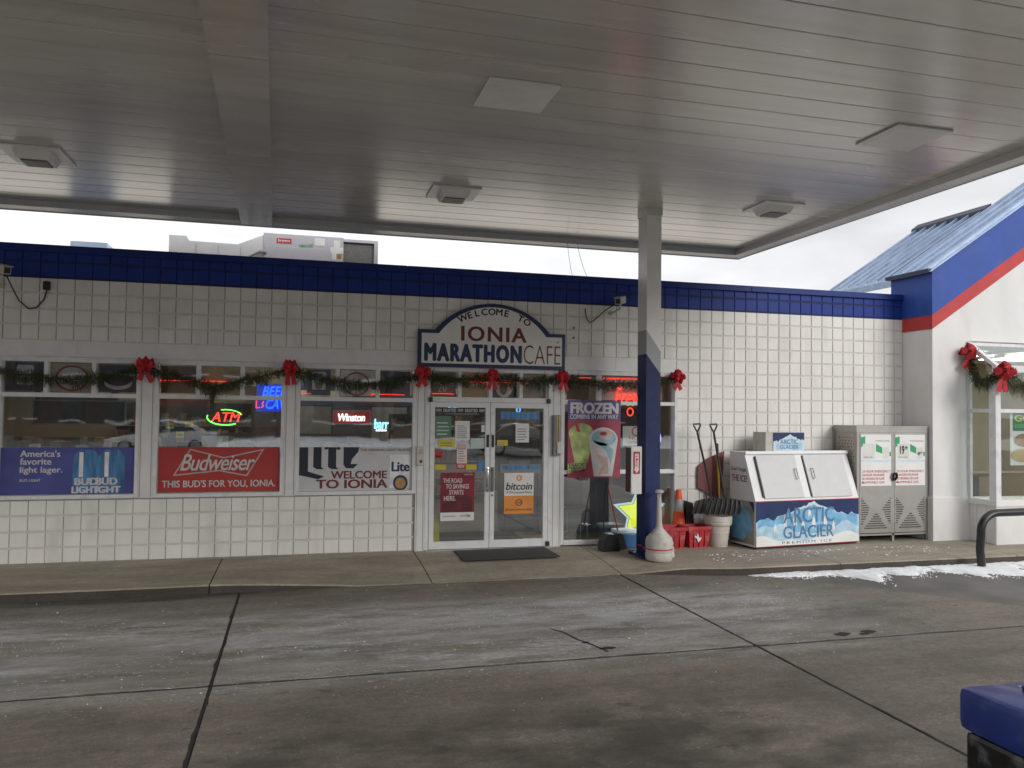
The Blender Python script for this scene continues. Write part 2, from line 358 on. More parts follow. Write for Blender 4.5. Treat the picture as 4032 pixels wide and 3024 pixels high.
def text(body, x0, x1, z0, z1, y, mat, parent, bold=0, shear=0, spacing=1.0, name='lettering', thick=.002, cond=None):
    """lettering fitted to a box in the xz plane, facing -Y (local to parent)"""
    me = text_mesh(body, min(bold, 0), shear, spacing); V = [v.co.copy() for v in me.vertices]
    if not V: return None
    if bold > 0:                       # heavier strokes: the letters laid over themselves a little aside
        b2 = BM(); b2.from_mesh(me); src = b2.verts[:] ; geo = b2.verts[:]+b2.edges[:]+b2.faces[:]
        for k, (dx, dy) in enumerate(((1, 0), (-1, 0), (.6, .5), (-.6, .5), (.6, -.5), (-.6, -.5))):
            d = bmesh.ops.duplicate(b2, geom=geo); bmesh.ops.translate(b2, verts=[v for v in d['geom'] if isinstance(v, bmesh.types.BMVert)], vec=(dx*bold*1.15, dy*bold*1.15, .02*(k+1)))
        b2.to_mesh(me); b2.free(); V = [v.co.copy() for v in me.vertices]; thick = 0
    a = min(v.x for v in V); b = max(v.x for v in V); c = min(v.y for v in V); d = max(v.y for v in V)
    sx = (x1-x0)/(b-a); sz = (z1-z0)/(d-c) if z1 is not None else sx
    for v in me.vertices: v.co = Vector((x0+(v.co.x-a)*sx, y-v.co.z*.012, z0+(v.co.y-c)*sz))
    bm = BM(); bm.from_mesh(me); bpy.data.meshes.remove(me)
    if thick:
        g = bmesh.ops.extrude_face_region(bm, geom=bm.faces[:]); bmesh.ops.translate(bm, verts=[v for v in g['geom'] if isinstance(v, bmesh.types.BMVert)], vec=(0, -thick, 0))
        bmesh.ops.recalc_face_normals(bm, faces=bm.faces[:])
    return obj(name, bm, mat, parent)
def rect(x0, x1, z0, z1): return [(x0, z0), (x1, z0), (x1, z1), (x0, z1)]
def plate(name, x0, x1, z0, z1, y, mat, parent, t=.004):
    return obj(name, box(BM(), x0, x1, y-t, y, z0, z1), mat, parent)
def ellipse(cx, cz, rx, rz, n=28, a0=0, a1=2*math.pi):
    return [(cx+rx*math.cos(a0+(a1-a0)*i/n), cz+rz*math.sin(a0+(a1-a0)*i/n)) for i in range(n)]

# ------------------------------------------------------------------ ground
LOT = -0.10
struct('asphalt_lot', prism(BM(), [(-400, -400), (400, -400), (400, 400), (-400, 400)], 'z', LOT-.4, LOT-.012), 'asphalt')
apron = obj('concrete_apron', box(BM(), -12, 9.1, -16, -1.2, LOT-.3, LOT-.009), 'joint_tar', kind='structure')
def slab(poly):
    bm = BM(); prism(bm, poly, 'z', LOT-.05, LOT)
    top = [e for e in bm.edges if all(abs(v.co.z-LOT) < 1e-5 for v in e.verts)]
    bmesh.ops.bevel(bm, geom=top, offset=.003, segments=1, affect='EDGES')
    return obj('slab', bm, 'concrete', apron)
xs = [-11.3, -6.6, -1.88, 2.82, 7.52]; ys = [-1.0, -4.85, -8.6, -12.4, -16]
gp, gy = .013, .020
for i in range(4):
    for j in range(4):
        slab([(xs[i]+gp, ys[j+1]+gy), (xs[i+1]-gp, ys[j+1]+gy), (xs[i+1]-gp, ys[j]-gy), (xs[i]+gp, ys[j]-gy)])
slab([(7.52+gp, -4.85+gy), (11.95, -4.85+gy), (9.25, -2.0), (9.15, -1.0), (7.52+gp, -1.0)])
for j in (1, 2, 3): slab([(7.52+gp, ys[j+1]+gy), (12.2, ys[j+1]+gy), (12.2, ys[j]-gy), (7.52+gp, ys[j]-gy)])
def seal(pts, w):
    bm = BM(); V = []
    for k in range(len(pts)):
        p = Vector(pts[k]); d = (Vector(pts[min(k+1, len(pts)-1)])-Vector(pts[max(k-1, 0)])).normalized(); nrm = Vector((-d.y, d.x)); a = w*random.uniform(.55, 1.25); c = random.uniform(-.003, .003)
        V.append((bm.verts.new((p.x+nrm.x*(a+c), p.y+nrm.y*(a+c), LOT+.0022)), bm.verts.new((p.x-nrm.x*(a-c), p.y-nrm.y*(a-c), LOT+.0022))))
    for A, B2 in zip(V, V[1:]): bm.faces.new((A[0], A[1], B2[1], B2[0]))
    for f in bm.faces:
        f.normal_update()
        if f.normal.z < 0: f.normal_flip()
    obj('joint_seal', bm, 'joint_tar', apron)
for x in xs[1:]: seal([(x+.008*math.sin(k*.33)+.004*math.sin(k*1.3), -1.74-(13.5)*k/170) for k in range(171)], .011)
for y in ys[1:4]: seal([(-11+22*k/260, y+.006*math.sin(k*.5)) for k in range(261)], .0085)
# chipped joint
bm = BM()
for cx, cy, s in ((8.55, -4.70, .07), (8.78, -4.74, .045), (8.88, -4.68, .06), (6.15, -4.62, .05), (6.02, -4.42, .03)):
    pts = [(cx+s*random.uniform(.6, 1.2)*math.cos(a)*1.5, cy+s*random.uniform(.5, 1.1)*math.sin(a)) for a in [k*math.pi/5 for k in range(10)]]
    bm.faces.new([bm.verts.new((p[0], p[1], LOT+.004)) for p in pts])
pts = [(6.12, -4.72), (6.06, -4.5), (5.98, -4.3), (5.93, -4.05), (5.84, -3.9)]
for a, b in zip(pts, pts[1:]):
    bm.faces.new([bm.verts.new((a[0]-.012, a[1], LOT+.004)), bm.verts.new((a[0]+.012, a[1], LOT+.004)), bm.verts.new((b[0]+.008, b[1], LOT+.004)), bm.verts.new((b[0]-.008, b[1], LOT+.004))])
obj('spalled_patch', bm, 'joint_tar', apron)

# walkway: profile of the kerb line; ramp in front of the door
def kerb_y(x):
    if x < 4.0: return -1.66 - .03*math.sin(x)
    if x < 5.0: return -1.66 + .0*(x-4)
    if x < 7.3: return -1.68
    if x < 9.2:
        t = (x-7.3)/1.9; return -1.62 - .40*(t*t*(3-2*t))
    return -2.02
def kerb_z(x):
    if x < 2.4: return 0
    if x < 4.6: t = (x-2.4)/2.2; return (LOT+.005)*(t*t*(3-2*t))
    if x < 7.5: return LOT+.005
    if x < 8.6: t = 1-(x-7.5)/1.1; return (LOT+.005)*(t*t*(3-2*t))
    return 0
def walk_strip(name, x0, x1, n, parent=None):
    bm = BM(); rows = []
    for i in range(n+1):
        x = x0+(x1-x0)*i/n; ky, kz = kerb_y(x), kerb_z(x); yb = .0 if x < 13.6 else -.6
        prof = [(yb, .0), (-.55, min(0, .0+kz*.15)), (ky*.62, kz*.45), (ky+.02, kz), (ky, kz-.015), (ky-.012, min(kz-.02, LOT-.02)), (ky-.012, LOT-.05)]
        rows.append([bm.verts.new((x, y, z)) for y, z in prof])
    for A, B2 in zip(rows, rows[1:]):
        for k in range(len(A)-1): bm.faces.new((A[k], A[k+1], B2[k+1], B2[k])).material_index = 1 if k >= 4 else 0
    for ring in (rows[0], rows[-1]):
        base = [bm.verts.new((ring[0].co.x, ring[0].co.y, LOT-.05))]
        bm.faces.new(ring + base)
    bmesh.ops.recalc_face_normals(bm, faces=bm.faces[:])
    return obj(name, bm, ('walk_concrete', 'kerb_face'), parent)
walk = struct('walkway', box(BM(), -9, 32, -1.2, .2, LOT-.3, LOT-.06), 'asphalt')
joints = [-9, -6.0, -3.3, -.55, 2.49, 5.05, 7.55, 10.6, 13.6, 17, 20.5, 24, 32]
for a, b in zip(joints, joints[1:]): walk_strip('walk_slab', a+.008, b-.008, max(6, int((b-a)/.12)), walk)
# snow lying along the kerb, and crumbs of snow and salt
def drift(name, x0, x1, yfun, w, nx, ny, h, label=None, cat=None):
    bm = BM(); V = {}
    for i in range(nx+1):
        for j in range(ny+1):
            x = x0+(x1-x0)*i/nx; t = j/ny; y = yfun(x)-t*w(x)
            nzv = .5+.7*mnoise.noise(Vector((x*5, y*9, 1)))+.4*mnoise.noise(Vector((x*19, y*23, 4)))
            hh = h*(math.sin(math.pi*min(1, t*.85+.15))**.6)*(.4+.6*nzv)*min(1, (x-x0)*3, (x1-x)*3)
            V[i, j] = bm.verts.new((x+random.uniform(-.01, .01), y+random.uniform(-.02, .02), LOT-.006+hh))
    for i in range(nx):
        for j in range(ny): bm.faces.new((V[i, j], V[i, j+1], V[i+1, j+1], V[i+1, j]))
    bmesh.ops.recalc_face_normals(bm, faces=bm.faces[:])
    return obj(name, bm, 'snow', smooth=True, kind='stuff')
from mathutils import noise as mnoise
def sw(x):
    return max(.22*min(1, (x-9)*1.5), .22*mnoise.noise(Vector((x*2.3, 0, 0)))*min(1, x-9) + .16*mnoise.noise(Vector((x*7.1, 3, 0))) + .10*mnoise.noise(Vector((x*23, 7, 0))) + max(.05, min(1, (x-9.0)*.5))*(.42+.16*math.sin(x*3.1)+.10*math.sin(x*8.3+1)+.06*math.sin(x*19)) + .18*max(0, min(1, (x-11)/2)))
o = drift('snow_strip', 9.1, 26, lambda x: kerb_y(x)-.005, sw, 420, 14, .045); tag(o, 'strip of white snow lying along the kerb foot', 'snow')
def crumbs(name, n, gen, label):
    bm = BM()
    for _ in range(n):
        x, y, z, s = gen(); vs = [bm.verts.new((x+s*random.uniform(.5, 1)*math.cos(k*2.1+_), y+s*random.uniform(.5, 1)*math.sin(k*2.1+_), z)) for k in range(3)]
        t = bm.verts.new((x, y, z+s*.5))
        for k in range(3): bm.faces.new((vs[k], vs[(k+1) % 3], t))
    bmesh.ops.recalc_face_normals(bm, faces=bm.faces[:])
    return tag(obj(name, bm, 'snow', kind='stuff'), label, 'snow')
def g1():
    x = random.uniform(-3, 9.2); y = -max(1.8, random.gauss(3.6, 1.1)); s = random.choice((.003, .004, .004, .005, .006, .011)) * random.uniform(.7, 1.3)
    return x, y, LOT, s
crumbs('snow_crumbs', 700, g1, 'fine crumbs of snow and salt scattered over the concrete apron')
def g3():
    cx, cy = random.choice(((6.0, -3.05), (6.6, -3.2), (7.2, -3.1), (8.35, -3.35), (8.75, -3.3), (3.6, -3.3), (1.0, -3.6), (5.2, -3.2)))
    return cx+random.gauss(0, .35), cy+random.gauss(0, .14), LOT-.001, random.uniform(.004, .013)
crumbs('snow_crumbs', 260, g3, 'thin clusters of half melted snow on the apron before the doors')
def g2():
    x = random.uniform(9.0, 13.2); y = random.uniform(-1.7, -.95) if random.random() < .5 else -1.15-.12*math.sin(x*2)+random.gauss(0, .07)
    return x, y, .0 if y > -1.2 else -.001, random.uniform(.006, .025)
def g4():
    x = random.uniform(9.3, 16); y = kerb_y(x)-sw(x)*random.uniform(.9, 1.25)-abs(random.gauss(0, .06)); return x, y, LOT-.008, random.uniform(.006, .03)
crumbs('snow_crumbs', 420, g4, 'crumbled snow along the edge of the snow strip')
crumbs('snow_crumbs', 170, g2, 'broken bits of snow on the walkway before the ice freezer')
sf = BM(); box(sf, -.6, 80, -46, -30, LOT-.2, LOT+.02); struct('snow_field', sf, 'snow')

# ------------------------------------------------------------------ the store
B = .2032; XR = 13.38; XL = -4.0; HEAD = 2.64; TOP = 4.064
store = thing('convenience_store', 'long white block convenience store with blue parapet band and glazed front', 'building', (0, 0, 0))
bm = BM(); yb0, yb1 = .012, .25
box(bm, XL, XR, yb0, yb1, HEAD, 3.655)
box(bm, XL, 5.055, yb0, yb1, LOT-.1, .815); box(bm, XL, -.24, yb0, yb1, .8152, HEAD-.0002)
box(bm, 9.155, XR, yb0, yb1, LOT-.1, HEAD-.0002)
wall = obj('wall', bm, 'mortar', store)
wall_blue = obj('parapet_wall', box(BM(), XL, XR, yb0, yb1, 3.6555, TOP), 'mortar_blue', store)
def block_mesh(w, h, mat, joined=None, at=(0, 0)):
    bm = joined if joined is not None else BM(); g = .0045; gz = .0125; f = .006
    def ring(ix, y): return [bm.verts.new((at[0]+sx, y, at[1]+sz)) for sx, sz in ((g+ix, gz+ix), (w-g-ix, gz+ix), (w-g-ix, h-gz-ix), (g+ix, h-gz-ix))]
    a, b2, c = ring(0, .03), ring(0, f), ring(f*.8, 0)
    for p, q in ((a, b2), (b2, c)):
        for k in range(4): bm.faces.new((p[k], p[(k+1) % 4], q[(k+1) % 4], q[k]))
    bm.faces.new(c)
    if joined is None:
        me = bpy.data.meshes.new('block'); bm.normal_update(); bm.to_mesh(me); bm.free(); me.materials.append(MATS[mat]); return me
bj = BM(); bjb = BM()
for r in range(1, 20):
    z = r*B; tgt = bjb if r >= 18 else bj
    for xa, xb in ([(XL, 5.053)] if r < 4 else [(XL, XR-.002)] if r > 13 else [(XL, 9.13)] if r == 99 else []) + ([(9.157, XR-.002)] if r <= 13 else []): box(tgt, xa, xb, .0045, .0119, z-.0135, z+.0135)
obj('bed_joint', bj, 'bed_joint', wall); obj('bed_joint', bjb, 'mortar_blue', wall_blue)
cells = []
for r in range(20):                       # r = row above the walkway
    z = r*B; blue = r >= 18
    for c in range(-20, 66):
        x = c*B; w = B if c < 65 else XR-65*B
        if r < 4 and c <= 26:
            xx = x-.055
            if xx > 5.0: continue
            w2 = min(B, 5.055-xx)
            if w2 > .06: cells.append((xx, z, w2, blue))
        elif r < 13 and 9.155 > x + .06:
            if x + B < -.24+.02: cells.append((x, z, B, blue))
            elif x < -.24-.05: cells.append((x, z, -.24-x, blue))
        elif r == 13 and x < 9.13: continue
        elif r < 13 and x < 9.155: cells.append((9.155, z, x+B-9.155, blue))
        else: cells.append((x, z, w, blue))
def vis(cell):
    x, z, w, b2 = cell; p = Vector((x+w/2, 0, z+B/2))
    hid = x < -.36 or (5.1 < x < 7.2 and 2.7 < z < 3.4) or z > 3.8
    return (p-CAM).length + (100 if hid else 0)
order = sorted(cells, key=vis); meshes = {}
for x, z, w, bl in order[:296]:
    key = (round(w, 3), bl)
    if key not in meshes: meshes[key] = block_mesh(w, B, 'block_blue' if bl else 'block_paint')
    link('block', meshes[key], wall_blue if bl else wall, loc=(x+random.uniform(-.0012, .0012), random.uniform(-.0012, .0014), z+random.uniform(-.0018, .0018)))
for bl, par, mt in ((False, wall, 'block_paint'), (True, wall_blue, 'block_blue')):
    bm = BM()
    for x, z, w, b2 in order[296:]:
        if b2 == bl: block_mesh(w, B, mt, bm, (x, z))
    obj('blocks', bm, mt, par, kind='stuff')
# smooth lintel course over the glazing
lx = [-4, -1.6, .66, 2.9, 5.06, 7.28, 8.12, 8.53, 9.14]
lint = obj('lintel', box(BM(), XL, 9.14, .004, .03, 2.645, 2.845), 'trim_white', store)
for a, b in zip(lx, lx[1:]): obj('lintel_panel', box(BM(), a+.0015, b-.0015, -.002, .0039, 2.647, 2.842, .001), 'trim_white', lint)
# parapet cap in lengths
cap = obj('parapet_cap', box(BM(), XL, XR-.002, -.004, .30, 3.985, 4.062), 'cap_blue', store)
cx = [XL, -1.2, 1.85, 4.9, 7.95, 10.45, XR-.002]
for a, b in zip(cx, cx[1:]): obj('cap_length', box(BM(), a+.002, b-.002, -.035, .31, 3.978, 4.075, .008), 'cap_blue', cap)
rf = obj('roof', box(BM(), XL, 22, .25, 26, 3.60, 3.71), 'roof_dark', store)
bm = BM(); n_ = 60; A_ = [bm.verts.new((XL+.02+(21.9-XL)*k/n_, 3.2+.35*math.sin(k*.9)+.2*math.sin(k*2.3), 3.725)) for k in range(n_+1)]; B_ = [bm.verts.new((v.co.x, 25.9, 3.735)) for v in A_]
for k in range(n_): bm.faces.new((A_[k], A_[k+1], B_[k+1], B_[k]))
obj('roof_snow_cover', bm, 'roof_snow', rf)
obj('interior_wall', box(box(box(BM(), XL, 13.3, 8.6, 8.75, 0, 3.5), XL, XL+.1, .26, 8.59, 0, 3.5), 13.2, 13.3, .26, 8.59, 0, 3.5), 'in_wall', store)
obj('interior_floor', box(BM(), XL, 13.3, .02, 8.75, -.2, -.003), 'in_floor', store)
obj('interior_ceiling', box(BM(), XL, 13.3, .26, 8.75, 3.2, 3.3), 'in_ceiling', store)

# glazing -----------------------------------------------------------
FY0, FY1, GY = -.022, .085, .045
def pane(x0, x1, z0, z1, parent, y=GY, mat='glass', name='pane'):
    return obj(name, box(BM(), x0, x1, y, y+.006, z0, z1), mat, parent)
def window(x0, x1, z0, z1, tz, muls, low_muls=(), rail=None):
    fw = .045; bm = BM()
    box(bm, x0, x0+fw, FY0, FY1, z0, z1); box(bm, x1-fw, x1, FY0, FY1, z0, z1)
    box(bm, x0+fw, x1-fw, FY0, FY1, z1-.06, z1); box(bm, x0+fw, x1-fw, FY0-.012, FY1, z0, z0+.05)
    w = obj('window', bm, 'frame_white', store)
    obj('transom_bar', box(BM(), x0+fw, x1-fw, FY0+.006, FY1-.01, tz-.028, tz+.028, .004), 'frame_white', w)
    zt = z1-.06; xsx = [x0+fw]+[m for m in muls]+[x1-fw]
    for m in muls: obj('mullion', box(BM(), m-.026, m+.026, FY0+.004, FY1-.012, tz+.028, zt, .004), 'frame_white', w)
    for a, b in zip(xsx, xsx[1:]): pane(a+(.026 if a in muls else 0), b-(.026 if b in muls else 0), tz+.028, zt, w)
    if rail:
        obj('rail', box(BM(), x0+fw, x1-fw, FY0+.006, FY1-.01, rail-.028, rail+.028, .004), 'frame_white', w)
        pane(x0+fw, x1-fw, rail+.028, tz-.028, w); pane(x0+fw, x1-fw, z0+.05, rail-.028, w)
    else: pane(x0+fw, x1-fw, z0+.05, tz-.028, w)
    return w
def post(x0, x1, z0=.0, z1=2.635, name='pilaster'):
    bm = box(BM(), x0+.001, x1-.001, -.018, .20, z0, z1, .004)
    o = obj(name, bm, 'trim_white', store)
    obj('reveal', box(box(BM(), x0+.02, x0+.026, -.021, -.017, z0+.01, z1-.01), x1-.026, x1-.02, -.021, -.017, z0+.01, z1-.01), 'mid_grey', o)
SILL, TR = .82, 2.15
window(-.235, 1.42, SILL, HEAD-.005, TR, (.31, .865))
window(1.60, 3.25, SILL, HEAD-.005, TR, (2.13, 2.69))
window(3.41, 5.06, SILL, HEAD-.005, TR, (3.95, 4.51))
post(1.42, 1.60, .815); post(3.25, 3.41, .815); post(-.40, -.235, .815)
post(5.06, 5.20); post(7.10, 7.25)
window(7.25, 9.155, .02, HEAD-.005, TR, (7.86,), rail=1.10)
obj('drip_mould', box(BM(), -.4, 9.155, -.030, .003, HEAD-.003, HEAD+.006), 'frame_white', store)
# door frame and the two leaves
bm = BM(); box(bm, 5.20, 5.255, FY0, FY1, 0, HEAD-.005); box(bm, 7.045, 7.10, FY0, FY1, 0, HEAD-.005)
box(bm, 5.255, 7.045, FY0, FY1, HEAD-.065, HEAD-.005); box(bm, 5.255, 7.045, FY0, FY1, 2.135, 2.205)
df = obj('door_frame', bm, 'frame_white', store)
for m in (5.69, 6.15, 6.615): obj('mullion', box(BM(), m-.026, m+.026, FY0+.004, FY1-.01, 2.205, HEAD-.065, .004), 'frame_white', df)
for a, b in ((5.255, 5.664), (5.716, 6.124), (6.176, 6.589), (6.641, 7.045)): pane(a, b, 2.205, HEAD-.065, df)
obj('threshold', box(BM(), 5.2, 7.1, -.09, .12, -.004, .014, .004), 'steel', df)
for cxx in (5.262, 7.038): obj('pivot', box(BM(), cxx-.028, cxx+.028, FY0-.03, FY0, 2.13, 2.20, .006), 'black_plastic', df)
obj('pivot', box(BM(), 7.01, 7.07, FY0-.03, FY0, .02, .09, .01), 'black_plastic', df)
for k, (a, b) in enumerate(((5.262, 6.146), (6.154, 7.038))):
    bm = BM(); st = .068
    box(bm, a, a+st, FY0-.008, .03, .02, 2.13, .003); box(bm, b-st, b, FY0-.008, .03, .02, 2.13, .003)
    box(bm, a+st, b-st, FY0-.007, .03, 2.055, 2.13); box(bm, a+st, b-st, FY0-.007, .03, .02, .125)
    d = obj('door', bm, 'frame_white', store); pane(a+st, b-st, .125, 2.055, d, y=.0)
    hx = b-st/2 if k == 0 else a+st/2; hh = BM()
    tube(hh, [(hx, -.03, .86), (hx, -.085, .87), (hx, -.09, .9), (hx, -.09, 1.12), (hx, -.085, 1.15), (hx, -.03, 1.16)], .012)
    box(hh, hx-.024, hx+.024, -.034, -.0301, .83, 1.19, .003); obj('handle', hh, 'chrome' if k == 0 else 'mid_grey', d, smooth=True)
    obj('push_plate', box(BM(), hx-.02, hx+.02, -.0345, -.0302, 1.48, 1.66, .004), 'black', d)
    if k: obj('lock', cyl(BM(), (hx, -.036, .78), (hx, -.030, .78), .018), 'chrome', d)
obj('weather_strip', box(BM(), 6.1465, 6.1535, -.02, .0, .02, 2.13), 'black', df)

# ------------------------------------------------------------------ fuel canopy
CX0, CX1, CY0, CY1, CZ = -5.0, 11.15, -11.0, 1.55, 4.93
can = thing('fuel_canopy', 'large flat fuel canopy with glossy white panelled soffit', 'canopy', (8.26, -.9, 0))
o = Vector((8.26, -.9, 0))
def cobj(name, bm, mat, parent=can, **k):
    bmesh.ops.translate(bm, verts=bm.verts[:], vec=-o); return obj(name, bm, mat, parent, **k)
pw = .372; y = 1.26; panels = []
deck = cobj('soffit', box(BM(), CX0+.2, CX1-.2, CY0+.2, CY1-.3, CZ+.03, CZ+.06), 'lamp_dark')
while y > CY0+.25:
    y0 = max(y-pw, CY0+.22); t = BM()
    # pan with turned-up edges and a small step, like roll-formed decking
    prof = [(y-.001, CZ+.016), (y-.002, CZ+.004), (y-.008, CZ), (y0+.012, CZ), (y0+.003, CZ+.002), (y0+.002, CZ+.016)]
    bmx = .025*(CY1-(y+y0)/2)
    for xa, xb in ((CX0+.22, 2.53+bmx), (2.97+bmx, CX1-.222)):
        A = [t.verts.new((xa, p[0], p[1])) for p in prof]; B2 = [t.verts.new((xb, p[0], p[1])) for p in prof]
        for k in range(len(prof)-1): t.faces.new((A[k], A[k+1], B2[k+1], B2[k]))
    bmesh.ops.recalc_face_normals(t, faces=t.faces[:])
    for f in t.faces:
        if f.normal.z > .5: f.normal_flip()
    cobj('soffit_panel', t, 'soffit', deck); y -= pw
bm = BM(); FZ = 4.84
box(bm, CX0, CX1, 1.262, CY1, FZ, 5.45); box(bm, CX0, CX1, CY0, CY0+.22, FZ, 5.45)
box(bm, CX0, CX0+.22, CY0+.221, 1.261, FZ, 5.45); box(bm, CX1-.22, CX1, CY0+.221, 1.261, FZ, 5.45)
cobj('fascia', bm, 'canopy_fascia')
lip = BM()
nl = 8
for k in range(nl):
    w = (CX1+.012-CX0)/nl; a = CX0+k*w; box(lip, a+.002, a+w-.002, CY1+.0005, CY1+.012, FZ-.012, FZ+.05)
    w = (CY1-CY0)/nl; a = CY0+k*w; box(lip, CX1+.0005, CX1+.012, a+.002, a+w-.002, FZ-.012, FZ+.05)
cobj('fascia_lip', lip, 'canopy_fascia')
bsh = .025*(CY1-CY0-.23)
cobj('beam_cover', prism(BM(), [(2.52, CY1+.0135), (2.52+bsh, CY0+.23), (2.98+bsh, CY0+.23), (2.98, CY1+.0135)], 'z', FZ-.004, CZ+.02), 'soffit')
bs = BM()
for k in range(1, 5): box(bs, 2.519+.025*(.25+k*3), 2.981+.025*(.25+k*3), 1.3-k*3.0, 1.304-k*3.0, FZ-.0055, FZ-.004)
cobj('beam_seam', bs, 'mid_grey')
# roof decking over the soffit so that no daylight leaks through
cobj('roof_deck', box(BM(), CX0+.22, CX1-.22, CY0+.22, 1.26, 5.30, 5.34), 'mid_grey')

col = thing('canopy_column', 'square canopy column, white above a slanted grey stripe, navy below', 'column', (8.26, -.9, 0))
hx, hy = .11, .15
def shaft(name, zl, zr, tl, tr, mat, e=0):
    """band of the column; z on the -x / +x sides of the front face (slanted stripe)"""
    bm = BM(); xs4 = [(-hx-e, hy+e, zl, tl), (-hx-e, -hy-e, zl, tl), (hx+e, -hy-e, zr, tr), (hx+e, hy+e, zr, tr)]
    lo = [bm.verts.new((a, b2, c)) for a, b2, c, d in xs4]; hi = [bm.verts.new((a, b2, d)) for a, b2, c, d in xs4]
    for k in range(4): bm.faces.new((lo[k], lo[(k+1) % 4], hi[(k+1) % 4], hi[k]))
    bm.faces.new(lo[::-1]); bm.faces.new(hi); bmesh.ops.recalc_face_normals(bm, faces=bm.faces[:])
    obj(name, bm, mat, col)
shaft('blue_shaft', .03, .03, 2.84, 2.56, 'col_blue'); shaft('grey_stripe', 2.8405, 2.5605, 3.18, 2.88, 'col_grey'); shaft('white_shaft', 3.1805, 2.8805, 4.82, 4.82, 'col_white')
obj('column_head', box(BM(), -hx-.012, hx+.012, -hy-.012, hy+.012, 4.8205, 4.935, .003), 'soffit', col)
obj('base_plate', box(BM(), -.20, .20, -.23, .23, -.004, .028, .006), 'col_blue', col)
tp = BM(); tube(tp, [(-hx-.004, hy, .12), (-hx-.006, -.05, .14), (-hx-.004, -hy-.005, .10), (.0, -hy-.012, .06), (.08, -hy-.02, .07)], .007, 6); obj('red_strap', tp, 'red', col)

def light(x0, x1, y0, y1, drop, label, lens_off=0):
    t = thing('canopy_light', label, 'light', ((x0+x1)/2, (y0+y1)/2, CZ), 0, 'square lights in the canopy soffit'); w, d = (x1-x0)/2, (y1-y0)/2
    obj('plate', box(BM(), -w, w, -d, d, -.022, -.002, .004), 'lamp_plate', t)
    if drop:
        bm = BM(); a, b2, h = .20, .20, .085
        lo = [bm.verts.new((sx*a*.82, sy*b2*.82, -.022-h)) for sx, sy in ((-1, -1), (1, -1), (1, 1), (-1, 1))]; hi = [bm.verts.new((sx*a, sy*b2, -.0215)) for sx, sy in ((-1, -1), (1, -1), (1, 1), (-1, 1))]
        for k in range(4): bm.faces.new((lo[k], lo[(k+1) % 4], hi[(k+1) % 4], hi[k]))
        bm.faces.new(lo); bmesh.ops.recalc_face_normals(bm, faces=bm.faces[:]); obj('housing', bm, 'lamp_plate', t)
        obj('lens', box(BM(), -a*.68, a*.68, -b2*.68, b2*.68, -.022-h-.012, -.022-h-.0005, .004), 'lamp_dark', t)
    else:
        obj('lens', box(BM(), -w*.86, w*.86, -d*.86, d*.86, -.0245, -.0225, .001), 'lamp_plate', t)
light(4.97, 5.63, -4.72, -4.06, 0, 'flat square white light plate in the soffit between beam and entrance line')
light(9.13, 9.80, -4.80, -4.17, 0, 'flat square white light plate in the soffit beside the canopy edge')
light(5.05, 5.70, -1.27, -.64, 1, 'square canopy light with dropped lens above the entrance sign')
light(9.52, 10.14, -1.88, -1.28, 1, 'square canopy light with dropped lens near the canopy corner by the column')
light(.12, .77, -1.45, -.74, 1, 'square canopy light with dropped lens left of the soffit beam')

# ------------------------------------------------------------------ wing with the gable and bay window
YG = -.66; wing = thing('cafe_wing', 'white plastered gabled wing with blue and red rake bands and metal roof', 'building', (XR, YG, 0))
wo = Vector((XR, YG, 0)); SL = .655
def wobj(name, bm, mat, parent=wing, **k):
    bmesh.ops.translate(bm, verts=bm.verts[:], vec=-wo); return obj(name, bm, mat, parent, **k)
def rz(x, z0): return z0+SL*(x-XR)
XE = 19.5
bx0, bx1, by, bz = 14.07, 18.6, -1.21, .69
bm = BM()
prism(bm, [(XR, LOT), (bx0, LOT), (bx0, 3.26), (XR, 3.26)], 'y', YG, .2)
prism(bm, [(XR, 3.2601), (XE, 3.2601), (XE, rz(XE, 3.42)), (XR, 3.43)], 'y', YG, .2)
prism(bm, [(bx1, LOT), (XE, LOT), (XE, 3.26), (bx1, 3.26)], 'y', YG, .2)
wobj('gable_wall', bm, 'plaster')
bm = BM(); box(bm, XR-.03, bx0-.002, YG-.03, .0, LOT, .70, .012); wobj('plinth', bm, 'plaster')
bm = BM(); prism(bm, [(XR-.006, 3.43), (XE, rz(XE, 3.42)), (XE, rz(XE, 3.66)), (XR-.006, 3.66)], 'y', YG-.006, .24); wobj('red_band', bm, 'wing_red')
bm = BM(); prism(bm, [(XR-.010, 3.6605), (XE, rz(XE, 3.6605)), (XE, rz(XE, 4.40)), (XR-.010, 4.40)], 'y', YG-.010, .26); wobj('blue_band', bm, 'wing_blue')
# roof: two steps of standing-seam metal, seams running up the slope
roof = wobj('roof', prism(BM(), [(XR+.05, 4.38), (15.5, rz(15.5, 4.37)), (15.5, rz(15.5, 4.25)), (XR+.05, 4.26)], 'y', -.2, 2.05), 'roof_blue')
bm = BM(); prism(bm, [(XR-.08, rz(XR-.08, 4.43)), (XE, rz(XE, 4.43)), (XE, rz(XE, 4.405)), (XR-.08, rz(XR-.08, 4.405))], 'y', YG-.06, .30); wobj('roof_verge', bm, 'roof_blue', roof)
k = 0; yy = YG
while yy < 2.05:
    xe = XE if yy < .30 else 15.48
    xs0 = XR-.08 if yy < .3 else XR+.05; zz = 4.43 if yy < .3 else 4.375
    bm = BM(); prism(bm, [(xs0, rz(xs0, zz)), (xe, rz(xe, zz)), (xe, rz(xe, zz+.05)), (xs0, rz(xs0, zz+.05))], 'y', yy, yy+.03); wobj('seam', bm, 'roof_blue', roof); yy += .262
